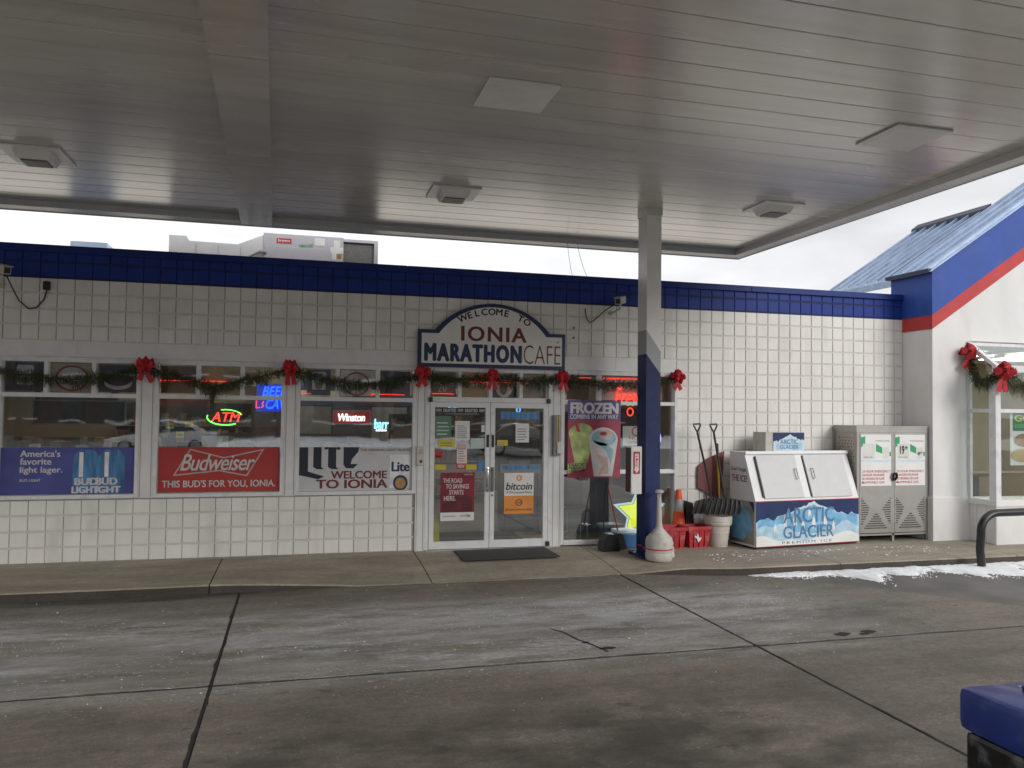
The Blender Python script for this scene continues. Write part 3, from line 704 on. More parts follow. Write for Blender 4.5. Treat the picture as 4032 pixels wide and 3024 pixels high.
bm = BM(); prism(bm, [(15.44, rz(15.44, 4.36)), (15.60, rz(15.6, 4.36)), (15.6, rz(15.6, 4.46)), (15.44, rz(15.44, 4.45))], 'y', .31, 2.1); wobj('ridge_flashing', bm, 'roof_edge', roof)
bm = BM(); box(bm, XR-.10, XR-.012, YG-.02, .30, 4.36, 4.415); wobj('eave_flashing', bm, 'roof_edge', roof)
# bay window
bay = wobj('bay_window', prism(prism(BM(), rect(bx0, bx1, LOT, .60), 'y', by, YG+.05), rect(bx0-.03, bx1+.03, .601, bz), 'y', by-.03, YG+.05), 'plaster')
bm = BM()
for r in range(3):
    for c in range(3):
        a = YG-.005-(c+1)*.18; box(bm, bx0-.008, bx0, max(a, by)+.004, a+.18-.004, r*.2+.004, r*.2+.196)
wobj('side_tile', bm, 'trim_white', bay)
cw = .10
bm = BM(); box(bm, bx0, bx0+.05, YG-.05, YG-.001, bz, 3.0); box(bm, bx0, bx0+cw, by, by+.13, bz, 2.72); wobj('corner_post', bm, 'frame_white', bay)
for m in (15.35, 16.6, 17.8): wobj('mullion', box(BM(), m-.04, m+.04, by, by+.1, bz, 2.72), 'frame_white', bay)
wobj('transom_bar', box(box(BM(), bx0+cw, bx1, by+.01, by+.08, 2.08, 2.14), bx0+.01, bx0+.06, by+.131, YG-.051, 2.08, 2.14), 'frame_white', bay)
wobj('pane', box(BM(), bx0+cw, bx1, by+.04, by+.046, bz, 2.72), 'glass_wing', bay); wobj('pane', box(BM(), bx0+.03, bx0+.036, by+.131, YG-.051, bz, 2.72), 'glass_wing', bay)
wobj('eave_bar', box(BM(), bx0-.01, bx1, by-.02, by+.06, 2.721, 2.83, .006), 'frame_white', bay)
bm = BM(); prism(bm, [(YG, 3.13), (YG-.06, 3.13), (YG-.06, 3.23), (YG, 3.23)], 'x', bx0-.01, bx1); wobj('head_bar', bm, 'frame_white', bay)
for m in (bx0-.01, 15.31, 16.56):
    bm = BM(); prism(bm, [(by-.02, 2.831), (by+.06, 2.831), (YG-.001, 3.13), (YG-.001, 3.25)], 'x', m, m+.08); wobj('rafter', bm, 'frame_white', bay)
bm = BM(); prism(bm, [(by, 2.832), (by+.012, 2.832), (YG-.061, 3.17), (YG-.061, 3.18)], 'x', bx0+.071, bx1); wobj('sloping_pane', bm, 'glass_slope', bay)
bm = BM(); prism(bm, [(by+.06, 2.722), (YG-.06, 2.722), (YG-.06, 3.13)], 'x', bx0+.03, bx0+.036); wobj('cheek_pane', bm, 'glass_wing', bay)
wobj('wing_interior', box(box(box(BM(), bx0, bx1, 3.0, 3.1, 0, 3.2), bx0+.1, bx1, YG+.06, 3.0, .0, .02), bx0-.02, bx0+.0, .2, 3.0, 0, 3.2), 'in_wall', wing); wobj('wing_end_wall', box(BM(), bx1, bx1+.1, YG+.06, 3.0, 0, 3.2), 'in_wall', wing)
ps = thing('window_poster', 'tall green poster of a filled sandwich behind the bay window', 'poster', (14.45, by+.09, 1.24))
obj('sheet', box(BM(), 0, 1.0, 0, .004, 0, .88), 'white_print', ps); obj('header', box(BM(), .05, 1.0, -.004, 0, .55, .86), 'sand_green', ps)
text('GO', .08, .42, .70, .81, -.0045, 'lime', ps, .03); obj('strip', box(BM(), .08, .9, -.007, -.0045, .60, .66), 'post_green', ps)
for cxx, czz, rx, mt in ((.32, .40, .25, 'sand_brown'), (.40, .35, .16, 'wing_red'), (.25, .16, .24, 'tr_tan'), (.28, .17, .10, 'sand_brown'), (.75, .25, .22, 'sand_brown')):
    obj('picture', sheet(BM(), ellipse(cxx, czz, rx, rx*.45), -.006-.001*(mt != 'sand_brown')), mt, ps)
tb = thing('dining_counter', 'brown counter inside the bay window', 'counter', (14.4, YG+.2, .0)); obj('top', box(BM(), 0, 4, 0, .4, 1.0, 1.06), 'counter', tb); obj('support', box(BM(), .1, .2, .1, .3, .02, .999), 'dark_grey', tb); obj('support', box(BM(), 3, 3.1, .1, .3, .02, .999), 'dark_grey', tb)

wobj('wing_ceiling', box(BM(), bx0-.02, bx1, .21, 3.1, 3.21, 3.25), 'in_ceiling', wing)
for k_, lx_ in enumerate((15.0, 17.0)):
    t = thing('ceiling_light', ('added unseen light over the counter behind the bay window', 'added unseen light deeper along the wing behind the bay')[k_], 'light', (lx_, .9, 3.2), 0, 'added lights in the wing'); obj('tray', box(BM(), -.62, .62, -.12, .12, -.06, -.001), 'white', t)
    obj('fill_panel', box(BM(), -.6, .6, -.5, .5, -.075, -.061), 'wing_fill', t)  # unseen glowing panel, added to brighten the room behind the bay
# ------------------------------------------------------------------ roof plant
hv = thing('rooftop_unit', 'grey rooftop air handler with coil end standing on the store roof', 'air conditioner', (2.79, 3.0, 3.72))
def h(name, bm, mat, par=hv): return obj(name, bm, mat, par)
h('cabinet', box(BM(), 0, 1.36, 0, 1.5, .05, 1.33, .008), 'hvac'); h('coil', box(box(BM(), 1.361, 1.90, .06, 1.4, .1, 1.26), 1.361, 1.9, .02, .0595, 1.27, 1.30), 'coil')
h('coil_frame', box(box(BM(), 1.901, 1.97, 0, 1.5, .05, 1.31), 1.361, 1.9, 0, 1.5, 1.2605, 1.31), 'hvac')
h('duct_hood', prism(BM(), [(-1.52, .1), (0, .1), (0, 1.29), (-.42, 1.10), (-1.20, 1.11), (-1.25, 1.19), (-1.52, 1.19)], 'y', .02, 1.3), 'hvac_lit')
h('access_door', box(BM(), .02, 1.14, -.012, -.001, .1, 1.10, .004), 'hvac')
plate('badge', .22, .47, 1.16, 1.25, -.002, 'red', hv, .003)
text('bryant', .245, .445, 1.175, 1.235, -.006, 'white_print', hv, .01)
text('Legacy LINE', .60, .84, 1.10, 1.18, -.006, 'post_green', hv, 0, .2)
for a, b, c, d in ((.86, 1.04, 1.16, 1.29), (1.19, 1.30, 1.15, 1.27), (1.13, 1.36, 1.04, 1.1499), (1.16, 1.24, .93, 1.0399)): plate('sticker', a, b, c, d, -.002 if b < 1.2 or a > 1.15 else -.002, 'paper', hv, .0025)
plate('sticker', 1.245, 1.33, .95, 1.035, -.002, 'sand_brown', hv, .0025)
lv = BM()
for k in range(3): box(lv, -1.1+k*.36, -1.085+k*.36, .012, .0195, .15, 1.06)
h('hood_louvre', lv, 'hvac'); h('conduit', tube(BM(), [(-.2, -.05, .02), (-.2, -.05, .9), (-.05, -.05, .98), (.05, -.02, .98)], .025, 8), 'mid_grey')
bx = thing('rooftop_box', 'pale blue louvred box on the store roof', 'vent', (-.2, 4.0, 3.72))
bm = BM(); prism(bm, [(-.33, .0), (.36, .0), (.31, 1.17), (-.27, 1.17)], 'y', 0, .5); obj('hood', bm, 'roof_blue', bx)
obj('louvre', box(box(BM(), -.22, .26, -.02, -.001, 1.02, 1.06), -.24, .28, -.02, -.001, .92, .96), 'ice_pale', bx)
for k, (a, b) in enumerate((((7.57, .4, 4.07), (7.76, 1.3, 4.9)), ((7.84, .4, 4.07), (7.93, 1.3, 4.9)))):
    A, B2 = Vector(a), Vector(b); pts = [A.lerp(B2, t/8)-Vector((0, 0, .10*math.sin(math.pi*t/8))) for t in range(9)]
    w = obj('overhead_cable', tube(BM(), [p-A for p in pts], .0035, 5), 'cable', loc=A); tag(w, ('longer sagging', 'shorter straighter')[k]+' grey cable between canopy edge and store parapet', 'cable', 'cables between canopy and store')

# ------------------------------------------------------------------ entrance sign
sg = thing('entrance_sign', 'arched white welcome sign with navy border over the double doors', 'sign', (6.17, -.02, 2.635))
hw = 1.108
def arch(e, n=36):
    """outline inset by e"""
    cxx, r = 0, 1.0; top = .945-e; sh = .535-e; a = .865-e*1.1
    R0 = (a*a+(top-sh)**2)/(2*(top-sh)); zc = top-R0; t0 = math.acos(max(-1, min(1, a/R0))); 
    t0 = math.atan2(sh-zc, a)
    pts = [(-hw+e, e), (hw-e, e), (hw-e, sh)] + [(R0*math.cos(t0+(math.pi-2*t0)*i/n), zc+R0*math.sin(t0+(math.pi-2*t0)*i/n)) for i in range(n+1)] + [(-hw+e, sh)]
    return pts
obj('border', prism(BM(), arch(0), 'y', -.045, 0), 'navy', sg)
obj('face', prism(BM(), arch(.052), 'y', -.0485, -.0452), 'sign_white', sg)
ty = -.049
text('IONIA', -.485, .505, .385, .605, ty, 'maroon', sg, .028, 0, 1.16)
text('MARATHON', -1.02, .435, .078, .345, ty, 'navy', sg, .065, 0, 1.2)
text('CAFÉ', .46, 1.035, .075, .43, ty, 'maroon', sg, -.016, 0, 1.0)
R0 = 1.02; zc = -.19
msg = 'WELCOME TO'
for k, ch in enumerate(msg):
    if ch == ' ': continue
    me = text_mesh(ch, 0); bb = BM(); bb.from_mesh(me); geo = bb.verts[:]+bb.edges[:]+bb.faces[:]
    for q_, (dx_, dy_) in enumerate(((.03, 0), (-.03, 0), (0, .025), (0, -.025))):
        d_ = bmesh.ops.duplicate(bb, geom=geo); bmesh.ops.translate(bb, verts=[v for v in d_['geom'] if isinstance(v, bmesh.types.BMVert)], vec=(dx_, dy_, .01*(q_+1)))
    bb.to_mesh(me); bb.free(); V = [v.co for v in me.vertices]; mx0 = (min(v.x for v in V)+max(v.x for v in V))/2; hgt = .7
    ang = R(27) - R(57)*k/(len(msg)-1); s = .135
    for v in me.vertices:
        lx_, lz_ = (v.co.x-mx0)*s*1.05, v.co.y*s
        rr = R0-.048+lz_; v.co = Vector((-(math.sin(ang))*rr+math.cos(ang)*lx_, ty-.001-v.co.z*.02, zc+math.cos(ang)*rr+math.sin(ang)*lx_))
    me.materials.append(MATS['black']); link('letter', me, sg)

# ------------------------------------------------------------------ bows and garlands
def bow_parts(par, s=1.0, seed=0, mat='bow_red'):
    rnd = random.Random(seed); bm = BM()
    def ribbon(pts, w, nrm=(0, -1, 0)):
        n = Vector(nrm); prev = None
        for i, p in enumerate(pts):
            p = Vector(p); a = Vector(pts[max(0, i-1)]); b2 = Vector(pts[min(len(pts)-1, i+1)]); t = (b2-a).normalized()
            sd_ = t.cross(n); sd_ = sd_.normalized() if sd_.length > .05 else Vector((0, 0, 1)); ww = w[i] if isinstance(w, list) else w
            cur = [bm.verts.new(p-sd_*ww), bm.verts.new(p+Vector((0, -ww*.28, 0))), bm.verts.new(p+sd_*ww)]
            if prev:
                for k in range(2): bm.faces.new((prev[k], prev[k+1], cur[k+1], cur[k]))
            prev = cur
    for k, (ang, ln) in enumerate(((160, .105), (20, .105), (128, .11), (50, .105), (88, .10), (205, .075), (-22, .08))):
        a = R(ang+rnd.uniform(-9, 9)); ln *= s*rnd.uniform(.9, 1.12); d = Vector((math.cos(a), 0, math.sin(a))); pts = []
        for i in range(9):
            t = i/8; r_ = ln*math.sin(math.pi*t)**.8 if 0 < t < 1 else 0; pts.append(d*r_ + Vector((0, -.06*s*math.sin(2*math.pi*t)-.03*s*(k % 3)-.015, 0)))
        ribbon(pts, [.014*s+.030*s*math.sin(math.pi*i/8) for i in range(9)])
    obj('loops', bm, mat, par, smooth=True)
    for sx in (-1, 1):
        bm = BM(); x = sx*rnd.uniform(.02, .055)*s; L_ = rnd.uniform(.15, .21)*s
        ribbon([(0, -.02, 0), (x*.6, -.035, -.06*s), (x, -.03, -.12*s), (x*1.5+rnd.uniform(-.02, .02)*s, -.02, -L_)], [.012*s, .026*s, .03*s, .034*s]); obj('tail', bm, mat, par, smooth=True)
    k_ = BM(); bmesh.ops.create_uvsphere(k_, u_segments=8, v_segments=6, radius=.022*s, matrix=Matrix.Translation((0, -.055*s, 0))); obj('knot', k_, mat, par, smooth=True)
for k, (x, z, wh, s) in enumerate(((1.49, 2.53, 'over the pilaster between the blue and red beer banners', 1.18), (3.31, 2.54, 'over the pilaster between the red and grey beer banners', 1.12), (5.13, 2.52, 'at the upper left corner of the door frame', 1.08), (6.15, 2.50, 'under the middle of the entrance sign', .98), (7.22, 2.50, 'at the upper right corner of the door frame', 1.08), (9.10, 2.55, 'at the window edge beside the canopy column', 1.12))):
    t = thing('ribbon_bow', 'red ribbon bow '+wh, 'bow', (x, -.10, z), 0, 'red bows on the garland'); bow_parts(t, s*.92, k+3)
t = thing('ribbon_bow', 'bright red bow on the plaster wall at the bay window head', 'bow', (14.0, YG-.08, 3.02), 0, 'red bows on the garland'); bow_parts(t, 1.35, 21)
t = thing('ribbon_bow', 'bright red bow hanging from the corner of the bay window', 'bow', (bx0+.03, by-.09, 2.70), 0, 'red bows on the garland'); bow_parts(t, 1.45, 22)
def garland(pts, label, par_y=0, dens=250, rad=.088, mats=('needle',), seed=1, seg=10):
    rnd = random.Random(seed); P = [Vector(p) for p in pts]; base = P[0].copy()
    t = thing('garland', label, 'garland', base, 0, 'evergreen garland swags'); L_ = []
    for a, b2 in zip(P, P[1:]):
        for i in range(seg): L_.append(a.lerp(b2, i/seg))
    L_.append(P[-1]); L_ = [p-base for p in L_]
    sm = []
    for i in range(len(L_)):
        w = [L_[j] for j in range(max(0, i-6), min(len(L_), i+7))]; sm.append(sum(w, Vector())/len(w) if 0 < i < len(L_)-1 else L_[i])
    obj('stem', tube(BM(), sm, .008, 5), 'trunk', t)
    bm = BM(); tot = sum((b2-a).length for a, b2 in zip(sm, sm[1:]))
    for a, b2 in zip(sm, sm[1:]):
        n = int(dens*2.1*(b2-a).length)+1; d = (b2-a).normalized()
        for _ in range(n):
            p = a.lerp(b2, rnd.random()); th = rnd.uniform(0, 2*math.pi); side = Vector((0, math.cos(th), math.sin(th)))
            clump = .55+.6*abs(math.sin(p.x*13+seed)*math.sin(p.x*5.1+1)); ln = rad*clump*rnd.uniform(.5, 1.25); tip = p + (side*ln + d*ln*rnd.uniform(-.3, .9)) + Vector((0, 0, -ln*.28))
            w = rnd.uniform(.003, .0065)
            for q in range(3):          # a twig is three needles
                f = p.lerp(tip, .3+.3*q); e = (tip-p)*.5 + Vector((rnd.uniform(-1, 1), rnd.uniform(-1, 1), rnd.uniform(-1, 1)))*ln*.45
                sd_ = e.cross(Vector((rnd.uniform(-1, 1), 1, rnd.uniform(-1, 1)))); sd_ = sd_.normalized()*w if sd_.length > 1e-6 else Vector((w, 0, 0))
                fc = bm.faces.new((bm.verts.new(f-sd_), bm.verts.new(f+sd_), bm.verts.new(f+e))); fc.material_index = 1 if rnd.random() < .16 else 0
    obj('needles', bm, ('needle', 'needle_brown'), t)
G = -.075
garland([(-.6, G, 2.50), (-.2, G, 2.44), (.3, G, 2.36), (.75, G, 2.34), (1.1, G, 2.42), (1.47, G, 2.53)], 'evergreen garland swag across the window with the blue beer banner', seed=1)
garland([(1.52, G, 2.53), (1.9, G, 2.42), (2.25, G, 2.31), (2.42, G, 2.27), (2.7, G, 2.38), (3.0, G, 2.46), (3.29, G, 2.53)], 'evergreen garland swag across the window with the red beer banner', seed=2)
garland([(3.33, G, 2.53), (3.7, G, 2.45), (4.15, G, 2.34), (4.6, G, 2.38), (4.9, G, 2.46), (5.11, G, 2.50)], 'evergreen garland swag across the window with the grey beer banner', seed=3)
garland([(5.16, G, 2.50), (5.5, G, 2.47), (5.8, G, 2.45), (6.13, G, 2.50)], 'short evergreen garland over the left door leaf', seed=4)
garland([(6.18, G, 2.50), (6.55, G, 2.46), (6.9, G, 2.46), (7.2, G, 2.51)], 'short evergreen garland over the right door leaf', seed=5)
garland([(7.25, G, 2.51), (7.7, G, 2.45), (8.1, G, 2.45), (8.6, G, 2.46), (9.08, G, 2.55)], 'evergreen garland across the tall window behind the column', seed=6)
garland([(2.36, G, 2.30), (2.33, G, 2.20), (2.31, G, 2.09)], 'loose end of evergreen garland hanging down in the middle of a window', seed=8)
garland([(14.02, YG-.07, 3.0), (bx0-.05, YG-.2, 2.78), (bx0-.06, by+.3, 2.52), (bx0-.05, by+.12, 2.60), (bx0, by-.05, 2.68)], 'evergreen garland wrapped round the side of the bay window', seed=9, dens=330, rad=.12)
garland([(bx0+.05, by-.07, 2.68), (14.7, by-.08, 2.44), (15.3, by-.08, 2.42), (15.9, by-.08, 2.55)], 'evergreen garland across the front of the bay window', seed=10, dens=330, rad=.13)

# ------------------------------------------------------------------ wall fixtures
def cctv(loc, yaw, label, cable):
    t = thing('security_camera', label, 'security camera', loc, 0, 'security cameras on the store wall')
    bm = BM(); box(bm, -.048, .048, -.15, .15, -.05, .05, .01); box(bm, -.055, .055, -.19, .12, .05, .062, .004)
    m = Matrix.Translation((.0, -.22, .0)) @ Matrix.Rotation(yaw, 4, 'Z') @ Matrix.Rotation(R(12), 4, 'X'); bmesh.ops.transform(bm, matrix=m, verts=bm.verts[:]); obj('housing', bm, 'camera_body', t)
    bm = BM(); box(bm, -.034, .034, -.154, -.1501, -.036, .036); cyl(bm, (0, -.160, 0), (0, -.154, 0), .022, n=14); bmesh.ops.transform(bm, matrix=m, verts=bm.verts[:]); obj('lens', bm, 'black', t)
    bm = BM(); tube(bm, [(0, -.22, -.06), (0, -.2, -.12), (-.04, -.1, -.16), (-.07, -.001, -.17)], .016, 8); cyl(bm, (-.07, -.014, -.17), (-.07, -.0005, -.17), .04); obj('bracket', bm, 'camera_body', t, smooth=True)
    obj('cable', tube(BM(), cable, .009, 6), 'black_plastic', t, smooth=True); return t
cctv((8.10, 0, 3.70), R(-38), 'beige security camera with cable on the wall beside the canopy column', [(-.02, -.16, -.02), (-.18, -.05, -.14), (-.36, -.03, -.30), (-.42, -.03, -.335), (-.46, -.025, -.28), (-.48, -.02, -.22), (-.49, -.012, -.12)])
t = cctv((-.16, 0, 3.70), R(40), 'beige security camera on the blue band above the first window', [(.03, -.16, -.06), (.06, -.07, -.18), (.14, -.03, -.36), (.25, -.02, -.46), (.34, -.02, -.44), (.42, -.015, -.33), (.45, -.012, -.20)])
obj('junction_box', box(BM(), .41, .49, -.05, -.0005, -.21, -.10, .006), 'black_plastic', t)
t = thing('door_switch_box', 'beige keypad box screwed to the post beside the doors', 'switch', (5.125, -.018, 1.36)); obj('case', box(BM(), -.052, .052, -.045, 0, -.14, .14, .008), 'bucket_white', t); obj('key', cyl(BM(), (0.005, -.051, -.08), (.005, -.0455, -.08), .022), 'dark_grey', t); obj('plate', box(BM(), -.03, .03, -.049, -.0455, .03, .10, .003), 'ash_plastic', t)
t = thing('door_post_unit', 'dark grey upright call unit mounted on the right door post', 'intercom', (7.165, -.018, 1.66)); obj('case', box(BM(), -.06, .05, -.075, 0, -.30, .30, .006), 'mid_grey', t)
obj('rod', box(box(BM(), -.02, -.004, -.085, -.0755, -.2, .29), .016, .032, -.085, -.0755, -.2, .29), 'tr_tan', t); obj('cup', box(BM(), -.01, .055, -.10, -.0755, -.27, -.1, .008), 'freezer_door', t)
bm = BM()
for z in (3.28, 3.13): cyl(bm, (7.43, -.012, z), (7.43, -.0005, z), .022, .016, 8)
o_ = obj('anchor_plug', bm, 'mid_grey', store)

# ------------------------------------------------------------------ banners and posters behind the glass
def sign(name, label, cat, x0, x1, z0, z1, y, mat, group=None, t=.006):
    s = thing(name, label, cat, (x0, y, z0), 0, group); obj('sheet', box(BM(), 0, x1-x0, 0, t, 0, z1-z0), mat, s); return s
SY = .0375
s = sign('beer_banner', 'blue light lager banner with white slogan and two blue bottles', 'banner', -.19, 1.375, .875, 1.475, SY, 'bl_blue', 'beer banners in the windows')
for k, (a, txt, w) in enumerate(((.50, "America's", .46), (.40, 'favorite', .36), (.29, 'light lager.', .49))): text(txt, .22, .22+w, a-.02-(.015 if 'g' in txt else 0), a+.066, -.001, 'sign_text', s, .022)
text('BUD LIGHT', .22, .46, .165, .20, -.001, 'sign_text', s, .02)
for k, x in enumerate((.90, 1.20)):
    obj('bottle_print', prism(BM(), [(x-.07, .02), (x+.24, .02), (x+.24, .48), (x+.17, .57), (x, .57), (x-.07, .48)], 'y', -.0022-.0003*k, -.0002), 'bl_cyan', s)
    obj('shine', sheet(BM(), rect(x+.0, x+.05, .22, .54), -.0031), 'tr_white', s)
text('BUD', .85, 1.13, .115, .21, -.004, 'sign_text', s, .05); text('BUD', 1.10, 1.36, .115, .21, -.0045, 'sign_text', s, .05)
text('LIGHT', .82, 1.14, .012, .10, -.004, 'sign_text', s, .05); text('IGHT', 1.10, 1.40, .012, .10, -.0045, 'sign_text', s, .05)
s = sign('beer_banner', 'red beer banner with white bow tie outline and slogan', 'banner', 1.655, 3.195, .885, 1.48, SY, 'bud_red', 'beer banners in the windows')
def outline(poly, w, y, mat, par, nm='outline'):
    bm = BM(); P = [Vector((p[0], p[1])) for p in poly]; n = len(P); inn = []
    c = sum(P, Vector((0, 0)))/n
    O_, I_ = [], []
    for i in range(n):
        a, b2, d = P[i-1], P[i], P[(i+1) % n]; e1 = (b2-a).normalized(); e2 = (d-b2).normalized(); n1 = Vector((-e1.y, e1.x)); n2 = Vector((-e2.y, e2.x)); bi = (n1+n2); bi = bi/(max(.3, bi.dot(n1)))
        O_.append(bm.verts.new((b2.x, y, b2.y))); I_.append(bm.verts.new((b2.x+bi.x*w, y, b2.y+bi.y*w)))
    for i in range(n): bm.faces.new((O_[i], O_[(i+1) % n], I_[(i+1) % n], I_[i]))
    return obj(nm, bm, mat, par)
outline([(.18, .21), (.76, .27), (1.12, .20), (1.34, .575), (.82, .46), (.39, .575)], .018, -.0015, 'grey_print', s)
text('Budweiser', .27, 1.22, .28, .50, -.002, 'sign_text', s, .012, .35, .92)
text("THIS BUD'S FOR YOU, IONIA.", .05, 1.49, .045, .155, -.002, 'sign_text', s, .02)
s = sign('beer_banner', 'grey light beer banner with black letters and welcome text in maroon', 'banner', 3.455, 5.015, .872, 1.478, SY, 'lite_grey', 'beer banners in the windows')
def blk(polys, y, mat, nm):
    bm = BM()
    for p in polys: bm.faces.new([bm.verts.new((q[0], y, q[1])) for q in p])
    return obj(nm, bm, mat, s)
blk([[(0, .606), (.12, .606), (.12, .27), (.34, .20), (.26, .16), (.0, .22)]], -.0015, 'lite_navy', 'big_letter')
blk([[(.19, .606), (.30, .606), (.30, .33), (.34, .30), (.24, .30), (.19, .33)]], -.0015, 'lite_navy', 'big_letter')
blk([[(.39, .606), (.50, .606), (.50, .33), (.54, .30), (.44, .30), (.39, .33)], [(.34, .606), (.388, .606), (.388, .58), (.34, .57)], [(.502, .606), (.56, .606), (.55, .57), (.502, .575)]], -.0015, 'lite_navy', 'big_letter')
blk([[(.60, .606), (.82, .606), (.80, .54), (.72, .44), (.70, .37), (.80, .37), (.74, .31), (.64, .31), (.60, .36)]], -.0015, 'lite_navy', 'big_letter')
text('WELCOME', .43, 1.21, .165, .275, -.002, 'maroon', s, .03); text('TO IONIA', .23, 1.22, .03, .155, -.002, 'maroon', s, .03)
text('THE ORIGINAL LIGHT PILSNER', .83, 1.54, .55, .585, -.002, 'dark_grey', s, .01); obj('small_print', sheet(BM(), rect(.83, 1.26, .515, .535), -.0015), 'froz_peach', s)
obj('can_print', sheet(BM(), rect(1.25, 1.545, .03, .50), -.0012), 'tr_white', s); text('Lite', 1.27, 1.53, .26, .40, -.002, 'navy', s, .04)
obj('crest', sheet(BM(), ellipse(1.40, .10, .105, .11), -.0016), 'navy', s); obj('crest', sheet(BM(), ellipse(1.40, .095, .075, .08), -.0019), 'lite_gold', s)

# transom posters
def tposter(x0, x1, mat, kind, n): 
    s = sign('transom_poster', n, 'poster', x0, x1, 2.20, 2.56, .086, mat, 'posters in the transom panes'); w = x1-x0; c = w/2
    if kind == 'card': obj('print', sheet(BM(), [(c-.09, .08), (c+.09, .08), (c+.1, .3), (c+.08, .33), (c-.08, .33), (c-.1, .3)], -.001), 'tr_white', s); obj('print', sheet(BM(), ellipse(c, .13, .05, .05), -.002), 'mid_grey', s)
    if kind == 'ring':
        obj('print', sheet(BM(), ellipse(c, .17, w*.42, .17), -.001), 'red', s); obj('print', sheet(BM(), ellipse(c, .17, w*.36, .145), -.002), 'tr_white', s); obj('print', sheet(BM(), ellipse(c, .17, w*.2, .07), -.003), 'tr_pink', s)
    if kind == 'oval': obj('print', sheet(BM(), ellipse(c, .12, w*.36, .09), -.001), 'tr_white', s); obj('print', sheet(BM(), ellipse(c, .16, w*.34, .08), -.002), mat, s)
    if kind == 'face': obj('print', sheet(BM(), ellipse(c, .16, .13, .15), -.001), 'tr_white', s); obj('print', sheet(BM(), ellipse(c-.01, .16, .06, .11), -.002), 'tr_brown', s)
    if kind == 'num': text('20', c-.08, c+.05, .08, .2, -.001, 'tr_white', s)
for a in ((-.18, .27, 'tr_navy', 'card', 'navy poster with white card shape in the pane above the blue banner'), (.35, .82, 'tr_beige', 'ring', 'poster with red ring in the pane above the blue banner'), (.90, 1.37, 'tr_navy', 'oval', 'navy poster with pale oval above the blue banner'),
          (1.66, 2.09, 'tr_brown', '', 'plain brown poster in the pane above the red banner'), (2.17, 2.65, 'tr_tan', '', 'plain tan poster in the pane above the red banner'),
          (3.54, 3.86, 'tr_navy', 'card', 'navy poster with white card shape in the pane above the grey banner'), (4.0, 4.44, 'tr_white', 'ring', 'white poster with red ring in the pane above the grey banner'), (4.55, 4.98, 'tr_navy', '', 'dark blue poster in the pane above the grey banner'),
          (5.28, 5.65, 'tr_brown', 'num', 'dark poster with number twenty above the left door'), (5.73, 6.11, 'tr_tan', '', 'orange tan poster above the left door'), (6.19, 6.57, 'tr_navy', 'face', 'navy poster with round white emblem above the right door'), (6.65, 7.03, 'tr_beige', '', 'beige patterned poster above the right door'),
          (7.36, 7.72, 'tr_brown', '', 'brown poster in the tall window transom beside the doors'), (7.92, 8.6, 'tr_pink', '', 'pale pink poster in the tall window transom behind the column'), (8.68, 8.95, 'tr_tan', '', 'narrow tan poster beside the pink one')): tposter(*a)

# door posters
s = sign('door_poster', 'dark red savings poster with white text on the left door', 'poster', 5.43, 5.925, .42, 1.11, -.012, 'road_red', 'posters on the doors', .005)
for k, (tx, x, w) in enumerate((('THE ROAD', .035, .28), ('TO SAVINGS', .075, .34), ('STARTS', .125, .21), ('HERE.', .05, .17))): text(tx, x, x+w, .545-k*.085, .612-k*.085, -.001, 'sign_text', s, .02)
obj('foot', sheet(BM(), rect(0, .495, 0, .12), -.0012), 'paper', s); text('FUEL REWARDS', .03, .22, .055, .075, -.002, 'bl_blue', s); text('10¢', .37, .44, .045, .09, -.002, 'navy', s, .02); text('SAVE UP TO', .29, .36, .055, .08, -.002, 'mid_grey', s)
obj('picture', sheet(BM(), [(.02, .13), (.47, .13), (.47, .30), (.40, .38), (.3, .34), (.2, .38), (.1, .28), (.02, .26)], -.0012), 'road_dark', s); text('MARATHON', .34, .47, .655, .672, -.001, 'tr_pink', s)
s = sign('door_poster', 'white and orange bitcoin poster on the right door', 'poster', 6.375, 6.825, .50, 1.10, -.012, 'paper', 'posters on the doors', .005)
obj('lower', sheet(BM(), rect(0, .45, 0, .265), -.0012), 'coin_orange', s); obj('coin', sheet(BM(), ellipse(.225, .525, .045, .045), -.0012), 'coin_orange', s); text('B', .205, .245, .50, .55, -.002, 'paper', s, .03)
text('bitcoin', .02, .43, .35, .46, -.002, 'coin_text', s, .02, .25); text('ATM Located Here', .03, .42, .30, .33, -.002, 'coin_text', s); text('BITCOIN ATM MACHINES', .02, .43, .045, .075, -.002, 'coin_text', s)
outline(ellipse(.225, .165, .055, .05, 14), .012, -.002, 'coin_text', s); text('THB', .19, .26, .15, .18, -.002, 'coin_text', s)
def note(name, label, x0, x1, z0, z1, mat, cat='notice', lines=0, lm='mid_grey', y=-.010, head=None):
    s = sign(name, label, cat, x0, x1, z0, z1, y, mat, 'notices on the doors', .003); w, h_ = x1-x0, z1-z0
    if head: obj('head', sheet(BM(), rect(.01, w-.01, h_*.72, h_-.01), -.0008), head, s)
    if lines:
        bm = BM()
        for k in range(lines):
            z = h_*(.12+.7*k/lines); bm.faces.new([bm.verts.new((p[0], -.001, p[1])) for p in rect(w*.12, w*(.6+.28*random.random()), z, z+h_*.25/lines)])
        obj('print', bm, lm, s)
    return s
note('door_notice', 'white printed notice taped high on the left door', 5.63, 5.845, 1.58, 1.86, 'paper', lines=7)
note('door_notice', 'white printed notice taped high on the right door', 6.54, 6.745, 1.55, 1.83, 'paper', lines=5)
note('door_notice', 'pink headed slip on the left door below the white notice', 5.66, 5.81, 1.24, 1.535, 'tr_pink', lines=6, head='paper_pink')
note('door_notice', 'yellow sticker on the left door', 5.385, 5.63, 1.48, 1.59, 'yellow_sign', lines=2)
